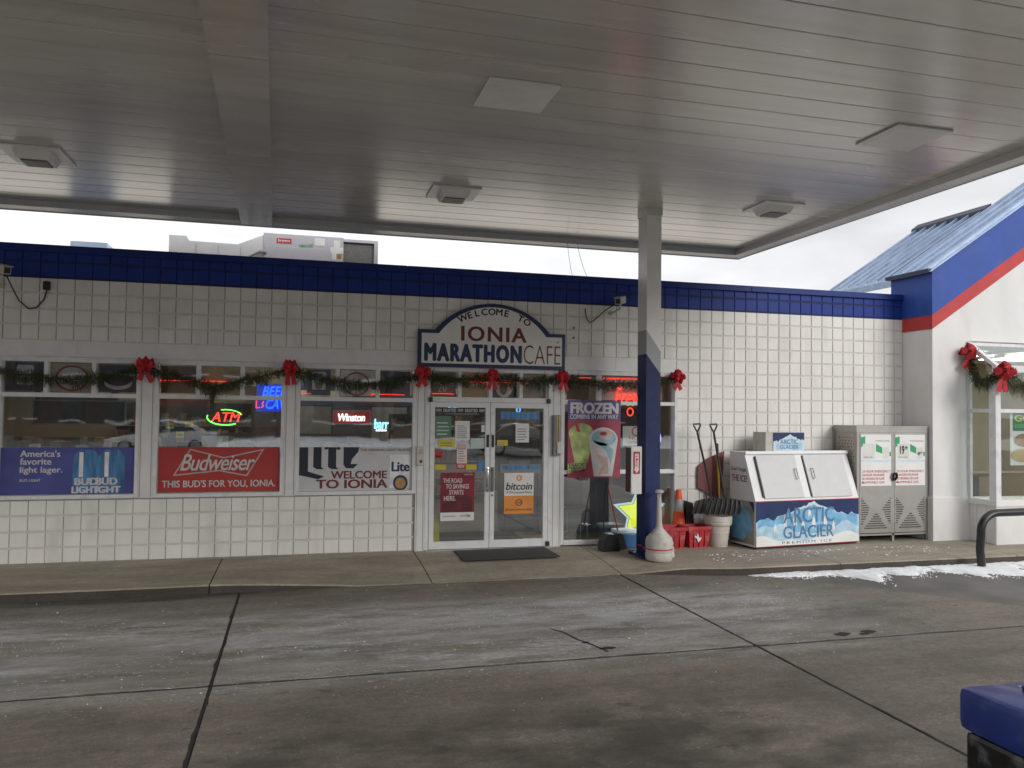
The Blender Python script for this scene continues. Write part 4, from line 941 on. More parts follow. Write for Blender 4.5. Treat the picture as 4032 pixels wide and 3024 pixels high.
note('door_notice', 'pale mint card on the left door', 5.86, 6.065, 1.46, 1.61, 'paper_mint')
note('door_notice', 'small white card at the edge of the left door', 6.02, 6.07, 1.70, 1.80, 'paper')
note('door_notice', 'small yellow card on the right door', 6.26, 6.42, 1.50, 1.585, 'yellow_sign', lines=2)
note('door_notice', 'small red no smoking sticker on the left door', 5.335, 5.45, 1.32, 1.43, 'red', lines=1, lm='black')
note('door_notice', 'blue sticker near the edge of the left door', 5.97, 6.07, 1.13, 1.28, 'bl_cyan')
note('door_notice', 'green wire coloured flyer high on the left door', 5.335, 5.57, 1.62, 1.93, 'green_wire', lines=4, lm='paper_mint')
note('door_notice', 'pale blue strip of product pictures across the top of the right door', 6.31, 6.90, 1.89, 2.0, 'bl_cyan', lines=0)
s = sign('door_strip', 'black strip with white lettering along the top of the left door', 'strip', 5.335, 6.07, 1.975, 2.05, -.010, 'black', None, .003)
text('WM  DRAFTED  WM  DRAFTED  WM', .01, .725, .012, .06, -.001, 'sign_text', s, .02)
s = sign('push_strip', 'yellow and grey product strip across the left door', 'strip', 5.345, 5.955, 1.125, 1.23, -.0125, 'mid_grey', None, .003)
obj('print', sheet(BM(), rect(0, .16, .03, .105), -.001), 'yellow_sign', s); obj('print', sheet(BM(), rect(.45, .61, .03, .105), -.001), 'yellow_sign', s); obj('print', sheet(BM(), rect(.31, .45, .04, .12), -.0012), 'red', s); text('NEW', .33, .43, .055, .105, -.002, 'paper', s, .02)
s = sign('push_strip', 'blue grey product strip across the right door', 'strip', 6.30, 6.93, 1.10, 1.23, -.0125, 'mid_grey', None, .003); obj('print', sheet(BM(), rect(.04, .60, .05, .11), -.001), 'bl_cyan', s)

# frozen drinks poster hung on the outside of the tall window
s = sign('drinks_poster', 'purple and red frozen drinks poster with green and blue slush cups', 'poster', 7.345, 8.195, 1.02, 2.185, -.034, 'froz_red', None, .008)
obj('header', sheet(BM(), rect(.0, .85, .87, 1.165), -.0012), 'froz_purple', s); text('FROZEN', .035, .815, .965, 1.135, -.003, 'sign_text', s, .05, 0, .95); text('COMBINE IN ANY WAY', .03, .81, .885, .955, -.003, 'sign_text', s, .03)
def cup(cx_, z0, z1, r0, r1, mat, dome, y, top=None):
    n = 18; pts = [(cx_-r0, z0), (cx_+r0, z0), (cx_+r1, z1)] + [(cx_+r1*math.cos(math.pi*i/n), z1+dome*math.sin(math.pi*i/n)) for i in range(1, n)] + [(cx_-r1, z1)]
    obj('cup_print', sheet(BM(), pts, y), mat, s)
cup(.215, .22, .66, .10, .20, 'froz_green', .16, -.0016)
cup(.57, .02, .57, .15, .235, 'froz_white', .19, -.0024)
obj('swirl', sheet(BM(), ellipse(.58, .60, .20, .12), -.003), 'froz_blue', s); obj('swirl', sheet(BM(), ellipse(.61, .65, .11, .075), -.0034), 'froz_peach', s); obj('swirl', sheet(BM(), ellipse(.57, .665, .06, .03), -.0038), 'froz_red', s)
obj('swirl', sheet(BM(), [(.40, .56), (.62, .40), (.70, .2), (.74, .42), (.60, .52)], -.003), 'froz_blue', s); obj('swirl', sheet(BM(), [(.46, .36), (.55, .2), (.5, .04), (.66, .06), (.64, .3)], -.0032), 'froz_peach', s)
obj('straw', sheet(BM(), [(.10, .84), (.15, .83), (.20, .68), (.14, .70)], -.003), 'red', s)
obj('burst', sheet(BM(), [(.0, .06), (.28, .14), (.31, .28), (.0, .21)], -.0042), 'froz_green', s); text('4 FLAVORS', .02, .27, .17, .225, -.005, 'coin_text', s, .02); text('MULTIPLE', .02, .27, .125, .165, -.005, 'coin_text', s, .02); text('COMBINATIONS', .02, .27, .085, .115, -.005, 'coin_text', s)
s = sign('window_notice', 'white notice with red no entry ring beside the column', 'notice', 8.27, 8.62, 1.50, 1.80, .052, 'paper', None, .003)
outline(ellipse(.22, .22, .075, .075, 20), .018, -.001, 'red', s, 'ring'); text('NO', .10, .26, .09, .14, -.001, 'red', s, .03); text('LOITERING', .08, .33, .03, .075, -.001, 'red', s)

# ------------------------------------------------------------------ lit signs
def tube_text(body, x0, x1, z0, z1, y, mat, par, shear=.2, r=.006):
    cu = bpy.data.curves.new('n', 'FONT'); cu.body = body; cu.shear = shear; cu.fill_mode = 'NONE'; cu.bevel_depth = .012; cu.bevel_resolution = 1; cu.resolution_u = 3
    ob = bpy.data.objects.new('n', cu); COL.objects.link(ob); me = bpy.data.meshes.new_from_object(ob.evaluated_get(bpy.context.evaluated_depsgraph_get())); bpy.data.objects.remove(ob); bpy.data.curves.remove(cu)
    V = [v.co.copy() for v in me.vertices]; a = min(v.x for v in V); b2 = max(v.x for v in V); c = min(v.y for v in V); d = max(v.y for v in V)
    for v in me.vertices: v.co = Vector((x0+(v.co.x-a)*(x1-x0)/(b2-a), y-v.co.z*.4, z0+(v.co.y-c)*(z1-z0)/(d-c)))
    me.materials.append(MATS[mat]); return link('neon_tube', me, par)
s = thing('atm_sign', 'neon sign with red letters and green swoosh in the second window', 'neon sign', (2.47, .16, 1.88))
obj('backing', prism(BM(), ellipse(0, 0, .26, .125), 'y', .02, .03), 'black', s)
text('ATM', -.185, .20, -.06, .07, -.004, 'neon_red', s, .012, .25, name='neon_tube', thick=.012)
def arc(a0, a1, rx, rz_, n=14): return [(rx*math.cos(R(a0+(a1-a0)*i/n)), 0, rz_*math.sin(R(a0+(a1-a0)*i/n))) for i in range(n+1)]
obj('swoosh', tube(BM(), arc(165, 305, .235, .105), .0085, 6), 'neon_green', s); obj('swoosh', tube(BM(), arc(105, 20, .225, .105), .007, 6), 'neon_green', s)
s = thing('beer_cave_sign', 'blue neon sign reading beer cave hanging inside the second window', 'neon sign', (2.84, .75, 1.96))
obj('backing', box(BM(), 0, .50, .04, .06, 0, .40), 'blue_glow', s); text('BEER', .08, .42, .23, .37, .03, 'neon_blue', s, .012, .3, name='neon_tube', thick=.01); text('CAVE', .13, .49, .04, .18, .03, 'neon_blue', s, .012, .3, name='neon_tube', thick=.01); obj('neon_tube', tube(tube(BM(), [(.0, .02, .16), (.0, .02, .05), (.05, .02, .06)], .008, 6), [(.07, .02, .06), (.10, .02, .08), (.08, .02, .11), (.10, .02, .15)], .008, 6), 'neon_red', s)
s = thing('cigarette_sign', 'lit red sign with white lettering in a silver frame', 'sign', (3.895, .12, 1.795))
obj('face', box(BM(), .015, .525, 0, .03, .015, .185), 'lit_red', s); obj('frame', box(box(box(box(BM(), 0, .54, -.008, .032, 0, .0149), 0, .54, -.008, .032, .1851, .20), 0, .0149, -.008, .032, .015, .185), .5251, .54, -.008, .032, .015, .185), 'chrome', s)
text('Winston', .075, .455, .045, .155, -.003, 'lit_white', s, .025, .12, .95, thick=.006)
s = thing('cyan_sign', 'small glowing cyan word sign beside the silver framed sign', 'neon sign', (4.49, .25, 1.70)); text('barr', 0, .21, .03, .175, 0, 'neon_cyan', s, .03, .1, thick=.01); obj('base_strip', box(BM(), .03, .18, 0, .02, 0, .018), 'neon_white', s)
s = thing('script_sign', 'red neon script sign in the tall window behind the column', 'neon sign', (8.14, .075, 2.06)); text('Fresco', 0, .55, .05, .34, 0, 'neon_red', s, .0, .35, name='neon_tube', thick=.01); obj('neon_tube', tube(BM(), [(.26+.05*math.cos(a), 0, -.04+.06*math.sin(a)) for a in [i*.52 for i in range(12)]], .009, 6, True), 'neon_red', s)
s = thing('cola_sign', 'round neon sign with violet ring, red top and blue foot', 'neon sign', (8.73, .14, 1.615))
obj('ring', tube(BM(), [(.215*math.cos(i*.2094), 0, .215*math.sin(i*.2094)) for i in range(30)], .010, 6, True), 'neon_violet', s)
obj('red_cap', sheet(BM(), ellipse(0, 0, .19, .19, 18, R(20), R(160)), .01), 'led_strip', s); obj('blue_foot', sheet(BM(), ellipse(0, 0, .19, .19, 18, R(205), R(335)), .01), 'neon_blue', s); text('PEPSI', -.16, .175, -.04, .06, .004, 'neon_white', s, .03)
s = thing('bottle_light', 'small white and blue lit bottle sign left of the cabinet', 'neon sign', (8.24, .3, 1.25)); obj('shape', prism(BM(), [(-.02, 0), (.06, 0), (.09, .07), (.05, .10), (.09, .14), (.07, .2), (-.02, .2)], 'y', 0, .02), 'star_white', s); obj('stripe', sheet(BM(), rect(0, .03, .02, .18), -.001), 'neon_cyan', s); obj('foot', sheet(BM(), rect(-.02, .09, -.08, -.03), -.001), 'mid_grey', s)
s = thing('star_sign', 'large lit yellow star sign with white border low in the tall window', 'lit sign', (8.58, .10, .45))
def star(r0, n=5, ph=90): return [((r0 if i % 2 == 0 else r0*.47)*math.cos(R(ph+36*i)), (r0 if i % 2 == 0 else r0*.47)*math.sin(R(ph+36*i))) for i in range(10)]
obj('border', prism(BM(), star(.46), 'y', 0, .02), 'star_white', s); obj('face', prism(BM(), star(.375), 'y', -.004, -.001), 'star_yellow', s); obj('rim', prism(BM(), star(.395), 'y', -.0012, -.0004), 'dark_grey', s)
for k, (a, b2, z, yy) in enumerate(((1.62, 2.48, 2.365, .079), (3.47, 3.60, 2.22, .079), (4.42, 4.90, 2.225, .079), (5.30, 5.62, 2.25, .079), (5.85, 6.75, 2.43, .079), (7.55, 7.75, 2.53, .079), (7.95, 8.62, 2.53, .079))):
    s = tag(obj('led_strip', tube(BM(), [(0, 0, 0), ((b2-a)*.5, 0, .004), (b2-a, 0, 0)], .0055, 5), 'led_strip', loc=(a, yy, z)), ('red light strip inside the transom '+('above the red banner', 'beside the second pilaster', 'above the grey banner', 'over the left door', 'across both door transoms', 'beside the door in the tall window', 'over the red script sign')[k]), 'light strip', 'red light strips')
s = thing('led_ticker', 'small glowing blue ticker sign inside the left door', 'sign', (5.62, .6, 2.05)); text('OPEN', 0, .19, 0, .035, 0, 'led_text', s, .03)
s = thing('led_ticker', 'small glowing blue round light inside the right door', 'sign', (6.83, .9, 2.03)); obj('ring', tube(BM(), [(.03*math.cos(i*.7), 0, .04*math.sin(i*.7)) for i in range(9)], .008, 5, True), 'led_text', s)

# ------------------------------------------------------------------ inside the store
def fluor(x, y, lab):
    t = thing('ceiling_light', lab, 'light', (x, y, 3.2), 0, 'fluorescent lights in the store'); obj('tray', box(BM(), -.62, .62, -.12, .12, -.06, -.001), 'white', t)
    for s_ in (-.05, .05): obj('tube', cyl(BM(), (-.58, s_, -.075), (.58, s_, -.075), .016, n=8), 'tube', t)
for i, x in enumerate((.2, 3.2, 6.2, 9.4)):
    for j, y in enumerate((1.7, 4.2, 6.7)): fluor(x, y, 'fluorescent ceiling light %s, behind %s' % (('nearest the glass', 'over the middle aisles', 'over the back shelves')[j], ('the first window', 'the second window', 'the doors', 'the tall window')[i]))
def shelf_unit(x, y, rz_, w, h_, lab, seed, dens=1.0):
    rnd = random.Random(seed); t = thing('shelving_unit', lab, 'shelves', (x, y, 0), rz_, 'store shelving'); obj('back_panel', box(BM(), -w/2, w/2, .18, .20, 0, h_), 'shelf_dark', t)
    n = int(h_/.36); packs = {k: BM() for k in 'abcde'}
    for k in range(n):
        z = .12+k*.36; obj('shelf', box(BM(), -w/2, w/2, -.18, .179, z, z+.025), 'mid_grey', t); px = -w/2+.03
        while px < w/2-.12:
            pw_ = rnd.uniform(.06, .16); ph = rnd.uniform(.14, .29); m = rnd.choice('aabcdee')
            if rnd.random() < dens: box(packs[m], px, px+pw_-.01, -.16, rnd.uniform(-.02, .14), z+.0255, z+.0255+ph)
            px += pw_
    for m, bm in packs.items(): obj('goods', bm, 'pack_'+m, t, kind='stuff')
shelf_unit(.3, 2.6, 0, 2.4, 1.5, 'long stocked shelf unit facing the first window', 3); shelf_unit(3.4, 3.4, 0, 2.6, 1.55, 'stocked shelf unit facing the second window', 4)
shelf_unit(4.5, 2.2, R(90), 2.0, 1.45, 'stocked shelf unit standing end on near the third window', 5); shelf_unit(5.55, 3.8, R(90), 3.0, 1.5, 'stocked shelf unit along the aisle left of the doors', 6)
shelf_unit(7.6, 3.0, R(90), 2.6, 1.5, 'stocked shelf unit along the aisle right of the doors', 7); shelf_unit(6.6, 6.4, 0, 2.4, 1.9, 'tall stocked shelf unit facing the doors', 8); shelf_unit(2.2, 8.3, 0, 5.5, 2.1, 'tall wall shelving at the back of the store', 9); shelf_unit(9.5, 8.3, 0, 5.5, 2.1, 'tall wall shelving at the back right of the store', 10)
for k, (x, y, z, w, h_, m, lb) in enumerate(((-.3, 4.0, 2.25, 1.3, .5, 'tr_navy', 'navy hanging aisle sign behind the first window'), (1.2, 5.2, 2.3, 1.2, .55, 'pack_a', 'dull red hanging aisle sign behind the first window'), (2.3, 3.9, 2.45, .9, .4, 'tr_brown', 'brown hanging aisle sign behind the second window'),
        (3.9, 4.6, 2.3, 1.3, .5, 'pack_b', 'dark blue hanging aisle sign behind the third window'), (5.0, 5.6, 2.35, 1.0, .5, 'pack_a', 'dull red hanging aisle sign beside the doors'), (6.5, 5.0, 2.4, 1.4, .4, 'tr_navy', 'long navy hanging sign facing the doors'), (8.6, 4.8, 2.3, 1.4, .6, 'mid_grey', 'grey hanging sign behind the tall window'))):
    t = thing('hanging_sign', lb, 'sign', (x, y, z), 0, 'hanging aisle signs'); obj('board', box(BM(), -w/2, w/2, 0, .03, -h_/2, h_/2), m, t); obj('chain', box(box(BM(), -w*.4, -w*.4+.01, .01, .02, h_/2+.0005, 3.2-z), w*.4-.01, w*.4, .01, .02, h_/2+.0005, 3.2-z), 'mid_grey', t); obj('stripe', box(BM(), -w*.42, w*.42, -.004, -.0005, -h_*.12, h_*.12), 'tr_beige', t)
t = thing('drink_cooler', 'row of dark glass drink coolers along the back wall', 'cooler', (4.6, 8.0, 0)); obj('cabinet', box(BM(), -2.2, 6.0, .1, .55, 0, 2.35), 'shelf_dark', t)
for k in range(9): obj('cooler_door', box(BM(), -2.15+k*.9, -1.3+k*.9, .06, .0995, .1, 2.05, .01), 'mid_grey' if k % 2 else 'dark_grey', t)
obj('light_header', box(BM(), -2.2, 6.0, .05, .0995, 2.08, 2.32), 'pack_b', t)
t = thing('framed_board', 'dark mesh board in a silver frame behind the first window', 'board', (.05, .35, 1.76)); obj('panel', box(BM(), .02, 1.12, .012, .03, .02, .31), 'mesh_dark', t)
obj('frame', box(box(box(box(BM(), 0, 1.14, 0, .035, 0, .0195), 0, 1.14, 0, .035, .3105, .33), 0, .0195, 0, .035, .0196, .3104), 1.1205, 1.14, 0, .035, .0196, .3104), 'mid_grey', t); obj('hanger', box(box(BM(), .1, .11, .01, .02, .3305, 1.44), 1.03, 1.04, .01, .02, .3305, 1.44), 'mid_grey', t)
t = thing('sales_counter', 'dark counter with register gear behind the first window', 'counter', (.5, .9, 0)); obj('body', box(BM(), -1.0, 1.2, 0, .5, 0, 1.0), 'counter', t); obj('top', box(BM(), -1.05, 1.25, -.05, .55, 1.001, 1.05), 'dark_grey', t)
for k, (x, w, h_, m) in enumerate(((-.62, .12, .42, 'white'), (-.36, .17, .36, 'mid_grey'), (-.02, .15, .40, 'paper_mint'), (.16, .18, .42, 'mid_grey'), (.52, .3, .46, 'black'), (.95, .12, .52, 'bucket_white'), (1.12, .08, .3, 'red'))):
    t = thing('counter_item', ('white cup dispenser', 'grey box', 'pale mint card', 'grey card', 'black register screen', 'white display stand', 'red carton')[k]+' standing on the counter behind the first window', 'counter item', (.5+x, 1.1, 1.05)); obj('body', box(BM(), -w/2, w/2, 0, .1, 0, h_, .006), m, t); obj('face', box(BM(), -w*.4, w*.4, -.004, -.0005, h_*.3, h_*.9), 'dark_grey' if m != 'black' else 'mesh_dark', t)
for x, z, lb in ((.0, .12, 'small yellow price card next to the pilaster inside the second window'), (.24, .14, 'small yellow price card nearer the neon in the second window'), (.13, 0, 'lowest small yellow price card in the second window')):
    t = thing('price_card', lb, 'price card', (1.72+x, .14, 1.60+z), 0, 'yellow price cards in the second window'); obj('card', box(BM(), 0, .10, 0, .003, 0, .085), 'yellow_sign', t); obj('print', sheet(BM(), rect(.02, .08, .03, .05), -.001), 'dark_grey', t)
t = thing('window_card', 'pale mint card standing on the red banner', 'card', (2.18, .10, 1.47)); obj('card', box(BM(), 0, .34, 0, .003, 0, .16), 'paper_mint', t)
for k, x in enumerate((3.05, 5.0)):
    t = thing('floor_stand', ('dark display stand behind the edge of the second window', 'dark display stand behind the edge of the third window')[k], 'stand', (x, .7, 0)); obj('body', box(BM(), -.16, .16, 0, .3, 0, 1.55), 'dark_grey', t); obj('top_sign', box(BM(), -.18, .18, -.01, .0, 1.3, 1.75), 'tr_brown', t)
t = thing('cash_machine', 'dark cash machine standing behind the right door', 'cash machine', (7.0, 1.4, 0)); obj('body', box(BM(), -.25, .25, 0, .5, 0, 1.35, .02), 'black', t); obj('screen', box(BM(), -.18, .18, -.006, -.0005, .95, 1.2), 'mid_grey', t)
t = thing('office_chair', 'black chair behind the tall window', 'chair', (7.75, .8, 0)); obj('seat', box(BM(), -.22, .22, -.2, .2, .42, .48, .02), 'black', t); obj('backrest', box(BM(), -.2, .2, .16, .2, .48, .95, .02), 'black', t)
for a in range(4): obj('leg', cyl(BM(), (.17*(1 if a % 2 else -1), .15*(1 if a > 1 else -1), 0), (.17*(1 if a % 2 else -1), .15*(1 if a > 1 else -1), .42), .012, n=8), 'mid_grey', t)
t = thing('cardboard_display', 'tall dark partition panel behind the tall window', 'panel', (8.2, 1.2, 0)); obj('panel', box(BM(), -.9, 1.2, 0, .06, 0, 2.0), 'dark_grey', t); obj('ledge', box(BM(), -.9, 1.2, -.12, -.001, .98, 1.02), 'mid_grey', t)
t = thing('floor_sign', 'yellow wet floor sign inside the foot of the left door', 'sign', (5.36, .12, 0)); bm = BM(); prism(bm, [(-.06, 0), (.09, 0), (.07, .5), (-.04, .5)], 'y', 0, .02); obj('board', bm, 'yellow_sign', t)
t = tag(obj('inner_mat', box(BM(), 5.4, 6.9, .3, 1.6, -.0025, .008), 'rubber'), 'dark rubber mat inside the doors', 'mat')

# ------------------------------------------------------------------ things on the walkway
bm = BM(); box(bm, -.68, .68, -.36, .36, 0, .010, .003); m_ = tag(obj('door_mat', bm, 'rubber', loc=(6.30, -.46, .001), rot=(R(.6), 0, R(1))), 'black rubber mat lying in front of the double doors', 'mat')
# fire extinguisher cabinet on the column
t = thing('extinguisher_cabinet', 'white fire extinguisher cabinet with red arrow label strapped to the column', 'cabinet', (7.985, -1.0, .88))
obj('case', box(BM(), -.075, .085, -.10, .10, 0, .66, .008), 'trim_white', t); obj('side_panel', box(BM(), -.080, -.0755, -.085, .085, .02, .64), 'dark_grey', t); obj('extinguisher_glimpse', box(BM(), -.084, -.0805, -.03, .07, .05, .40), 'maroon', t)
obj('label', box(BM(), -.045, .055, -.104, -.1005, .28, .59), 'red', t); obj('arrow', sheet(BM(), [(-.022, .56), (.035, .56), (.035, .35), (.048, .35), (.005, .29), (-.038, .35), (-.022, .35)], -.1045), 'paper', t)
for k, ch in enumerate('FIRE'): text(ch, -.010, .022, .505-k*.04, .535-k*.04, -.105, 'red', t, .02)
# cigarette receptacle
t = thing('cigarette_bin', 'weathered white bell shaped cigarette receptacle standing before the navy column', 'ash bin', (8.27, -1.24, -.01))
t.scale = (.9, .9, 1.0)
obj('base', lathe(BM(), [(.19, 0), (.205, .02), (.208, .09), (.200, .11), (.208, .13), (.208, .26), (.200, .29), (.19, .31), (.12, .38), (.065, .43), (.050, .46)], 28), 'ash_plastic', t, smooth=True)
obj('neck', lathe(BM(), [(.048, .461), (.040, .60), (.034, .80), (.034, .84)], 20), 'ash_plastic', t, smooth=True)
bm = BM()
for a in range(4): box(bm, .024*math.cos(a*1.571)-.006, .024*math.cos(a*1.571)+.006, .024*math.sin(a*1.571)-.006, .024*math.sin(a*1.571)+.006, .8401, .915)
obj('vent_post', bm, 'ash_plastic', t); obj('cap', lathe(BM(), [(.05, .9151), (.068, .925), (.068, .94), (.045, .96), (.01, .965)], 20), 'ash_plastic', t, smooth=True)
obj('strap', lathe(BM(), [(.2085, .150), (.2112, .152), (.2112, .166), (.2085, .168)], 28), 'red', t, smooth=True); obj('latch', box(BM(), .17, .22, -.10, -.06, .02, .17, .006), 'bucket_white', t, rot=(0, R(-6), 0)); obj('latch', box(BM(), .19, .215, -.06, -.02, .20, .25, .004), 'bucket_white', t)
# dustpan and broom
t = thing('lobby_dustpan', 'black upright dustpan leaning on the glass left of the column', 'dustpan', (7.86, -.42, 0))
bm = BM(); prism(bm, [(-.13, .0), (.13, .0), (.11, .16), (.05, .24), (-.06, .24), (-.12, .14)], 'y', -.12, .1); obj('pan', bm, 'black_plastic', t); obj('handle', tube(BM(), [(-.06, .05, .22), (-.04, .1, .5), (.0, .16, .8), (.05, .20, .93)], .011, 8), 'black', t)
t = thing('broom', 'broom with red handle and dark bristles leaning on the glass', 'broom', (8.04, -.40, 0)); obj('handle', tube(BM(), [(-.01, .02, .22), (-.06, .10, .55), (-.11, .20, .90)], .011, 8), 'red', t); obj('grip', tube(BM(), [(-.11, .20, .90), (-.12, .22, .96)], .013, 8), 'black', t); bm = BM(); prism(bm, [(-.11, 0), (.11, 0), (.06, .17), (.02, .23), (-.03, .23), (-.07, .17)], 'y', -.03, .04); obj('bristles', bm, 'shelf_dark', t)
t = thing('blue_tub', 'small blue tub with pale lid beside the dustpan', 'tub', (8.17, -.26, 0)); obj('body', box(BM(), -.15, .17, -.12, .12, 0, .22, .02), 'blue_bin', t); obj('lid', box(BM(), -.16, .18, -.13, .13, .2201, .27, .012), 'ice_pale', t)
# red crates and cone
def crate(x, y, rz_, lab, mark=False):
    t = thing('red_tote', lab, 'tote', (x, y, 0), rz_, 'red totes'); bm = BM()
    a, b2, c, d, h_ = .155, .13, .185, .155, .31
    lo = [bm.verts.new((sx*a, sy*b2, 0)) for sx, sy in ((-1, -1), (1, -1), (1, 1), (-1, 1))]; hi = [bm.verts.new((sx*c, sy*d, h_)) for sx, sy in ((-1, -1), (1, -1), (1, 1), (-1, 1))]
    li = [bm.verts.new((sx*(c-.015), sy*(d-.015), h_)) for sx, sy in ((-1, -1), (1, -1), (1, 1), (-1, 1))]; bi = [bm.verts.new((sx*(a-.012), sy*(b2-.012), .02)) for sx, sy in ((-1, -1), (1, -1), (1, 1), (-1, 1))]
    for k in range(4): n_ = (k+1) % 4; bm.faces.new((lo[k], lo[n_], hi[n_], hi[k])); bm.faces.new((hi[k], hi[n_], li[n_], li[k])); bm.faces.new((li[k], li[n_], bi[n_], bi[k]))
    bm.faces.new(lo); bm.faces.new(bi); bmesh.ops.recalc_face_normals(bm, faces=bm.faces[:]); obj('body', bm, 'red_plastic', t)
    rm = BM()
    for sx0, sx1, sy0, sy1 in ((-c-.014, c+.014, -d-.014, -d), (-c-.014, c+.014, d, d+.014), (-c-.014, -c, -d, d), (c, c+.014, -d, d)): box(rm, sx0, sx1, sy0, sy1, h_-.045, h_+.006)
    obj('rim', rm, 'red_plastic', t)
    for k in (-.09, 0, .09): obj('rib', box(BM(), k-.006, k+.006, -d-.002, -b2-.002, .02, h_-.05), 'red_plastic', t, rot=None)
    if mark:
        obj('emblem', sheet(BM(), [(-.09, .19), (-.05, .17), (-.045, .22), (-.03, .20), (-.01, .15), (.03, .15), (.01, .12), (-.03, .08), (-.05, .14), (-.08, .15)], -d-.004), 'paper', t)
crate(8.86, -.40, R(-3), 'red plastic tote next to the column'); crate(9.27, -.38, R(2), 'red plastic tote with white emblem beside the bucket', True)
t = thing('traffic_cone', 'orange traffic cone with grey reflective collar standing behind the red totes', 'traffic cone', (9.14, -.11, 0)); sc_ = .84
def cr_(z): return .135-.098*(z/.84)
obj('foot', box(BM(), -.16, .16, -.095, .10, 0, .03, .008), 'orange', t)
for z0, z1, m in ((.03, .50, 'orange'), (.5, .68, 'reflect_grey'), (.68, .83, 'orange')): obj('collar' if m != 'orange' else 'cone', lathe(BM(), [(cr_(z0), z0+.0005), (cr_(z1), z1)], 20), m, t, smooth=True)
# bucket with two snow shovels
t = thing('white_bucket', 'dirty white plastic bucket under the snow shovels', 'bucket', (9.64, -.42, 0)); obj('body', lathe(BM(), [(.14, 0), (.145, .01), (.175, .30), (.205, .33), (.21, .36), (.205, .375), (.213, .38), (.215, .46), (.20, .465), (.195, .40), (.14, .03)], 28), 'bucket_white', t, smooth=True); obj('hoop', lathe(BM(), [(.166, .20), (.172, .205), (.173, .225), (.168, .23)], 28), 'bucket_white', t, smooth=True)
def shovel(loc, lean, lab, rz_=0):
    t = thing('snow_shovel', lab, 'snow shovel', loc, rz_, 'black snow shovels'); bm = BM(); n = 14
    def pt(i, j):
        u = i/n*2-1; v = j/5; return Vector((u*(.285-.03*(v > .8)), -.07*math.sin(v*1.6)-.05*(1-u*u)*(.3+.7*v)+.012*math.cos(i*math.pi), .50+.25*v-.05*v*u*u))
    V = {(i, j): bm.verts.new(pt(i, j)) for i in range(n+1) for j in range(6)}
    for i in range(n):
        for j in range(5): bm.faces.new((V[i, j], V[i+1, j], V[i+1, j+1], V[i, j+1]))
    bmesh.ops.solidify(bm, geom=bm.faces[:], thickness=.006); obj('blade', bm, 'mid_grey', t)
    rb = BM()
    for i in range(1, n, 2): tube(rb, [pt(i, 0)+Vector((0, -.008, 0)), pt(i, 2)+Vector((0, -.008, 0)), pt(i, 5)+Vector((0, -.008, 0))], .0095, 5)
    obj('rib', rb, 'black_plastic', t)
    x0, x1 = lean; h0, h1 = Vector((0, -.07, .72)), Vector((x1, .16, 1.72))
    obj('shaft', tube(BM(), [h0, h0.lerp(h1, .5)+Vector((x0, 0, 0)), h1], .017, 8), 'black', t, smooth=True)
    g = [h1, h1+Vector((-.055, .01, .10)), h1+Vector((-.06, .012, .125)), h1+Vector((.055, .012, .13)), h1+Vector((.055, .01, .105)), h1]; obj('grip', tube(BM(), g, .013, 8), 'black', t, smooth=True)
shovel((9.47, -.46, 0), (.01, -.12), 'black ribbed snow shovel with handle leaning left over the bucket'); shovel((9.62, -.60, 0), (.0, -.08), 'black ribbed snow shovel in front, its handle beside the other shovel', R(-6))
t = thing('dark_dustpan', 'black plastic scoop standing behind the orange cone', 'scoop', (9.34, -.12, 0)); bm = BM(); prism(bm, [(-.09, 0), (.05, 0), (.02, .62), (-.10, .66)], 'y', -.04, .05); obj('body', bm, 'black_plastic', t)
t = thing('yellow_shovel', 'shovel with yellow shaft and black grip beside the ice freezer', 'shovel', (9.80, -.22, 0)); obj('shaft', cyl(BM(), (0, 0, .35), (.0, .1, 1.38), .016, n=10), 'yellow', t); obj('grip', cyl(BM(), (0, .1005, 1.381), (0, .115, 1.54), .02, n=10), 'black', t); bm = BM(); prism(bm, [(-.11, .0), (.11, .0), (.12, .3), (.04, .36), (-.04, .36), (-.12, .3)], 'y', -.04, -.02); obj('blade', bm, 'black_plastic', t)
t = thing('red_board', 'dull red board leaning on the wall behind the shovels', 'board', (9.66, -.05, 0)); bm = BM(); prism(bm, [(-.16, .85), (.24, .62), (.30, 1.42), (.0, 1.30), (-.16, 1.18)], 'y', 0, .02); obj('board', bm, 'dull_red', t); obj('support', box(BM(), -.02, .0, .002, .018, 0, .76), 'dark_grey', t)

# ice freezer --------------------------------------------------------
fz = thing('ice_freezer', 'white slant front ice freezer with blue mountain print on the walkway', 'ice freezer', (10.01, -.86, 0), R(6))
W_, D_, zf, zt_, yt = 1.97, .62, .71, 1.43, .27
bm = BM(); prism(bm, [(0, .03), (0, zf), (yt, zt_), (D_, zt_), (D_, .03)], 'x', 0, W_); obj('cabinet', bm, 'freezer_white', fz)
obj('base', box(BM(), .03, W_-.03, .03, D_-.02, 0, .0295), 'black', fz)
obj('front_panel', box(BM(), .004, W_-.004, -.006, -.0005, .04, zf-.008), 'ice_navy', fz)
def mount(x0, x1, z0, z1, y, mat, par, f):
    n = 40; pts = [(x0, z0), (x1, z0)] + [(x1+(x0-x1)*i/n, z0+(z1-z0)*f(1-i/n)) for i in range(n+1)]; return obj('mountain_print', sheet(BM(), pts, y), mat, par)
def prof(u, j=1):
    return .10*mnoise.noise(Vector((u*15, 2, 0)))+.07*mnoise.noise(Vector((u*37, 5, 0)))+max(.05, (1-abs(u-.54)*1.75)**1.05 if abs(u-.54) < .56 else .0)*.95+.05*math.sin(u*37)*j*.8+.03*math.sin(u*71)*j+ .18*(u > .9)+.14*(u < .1)
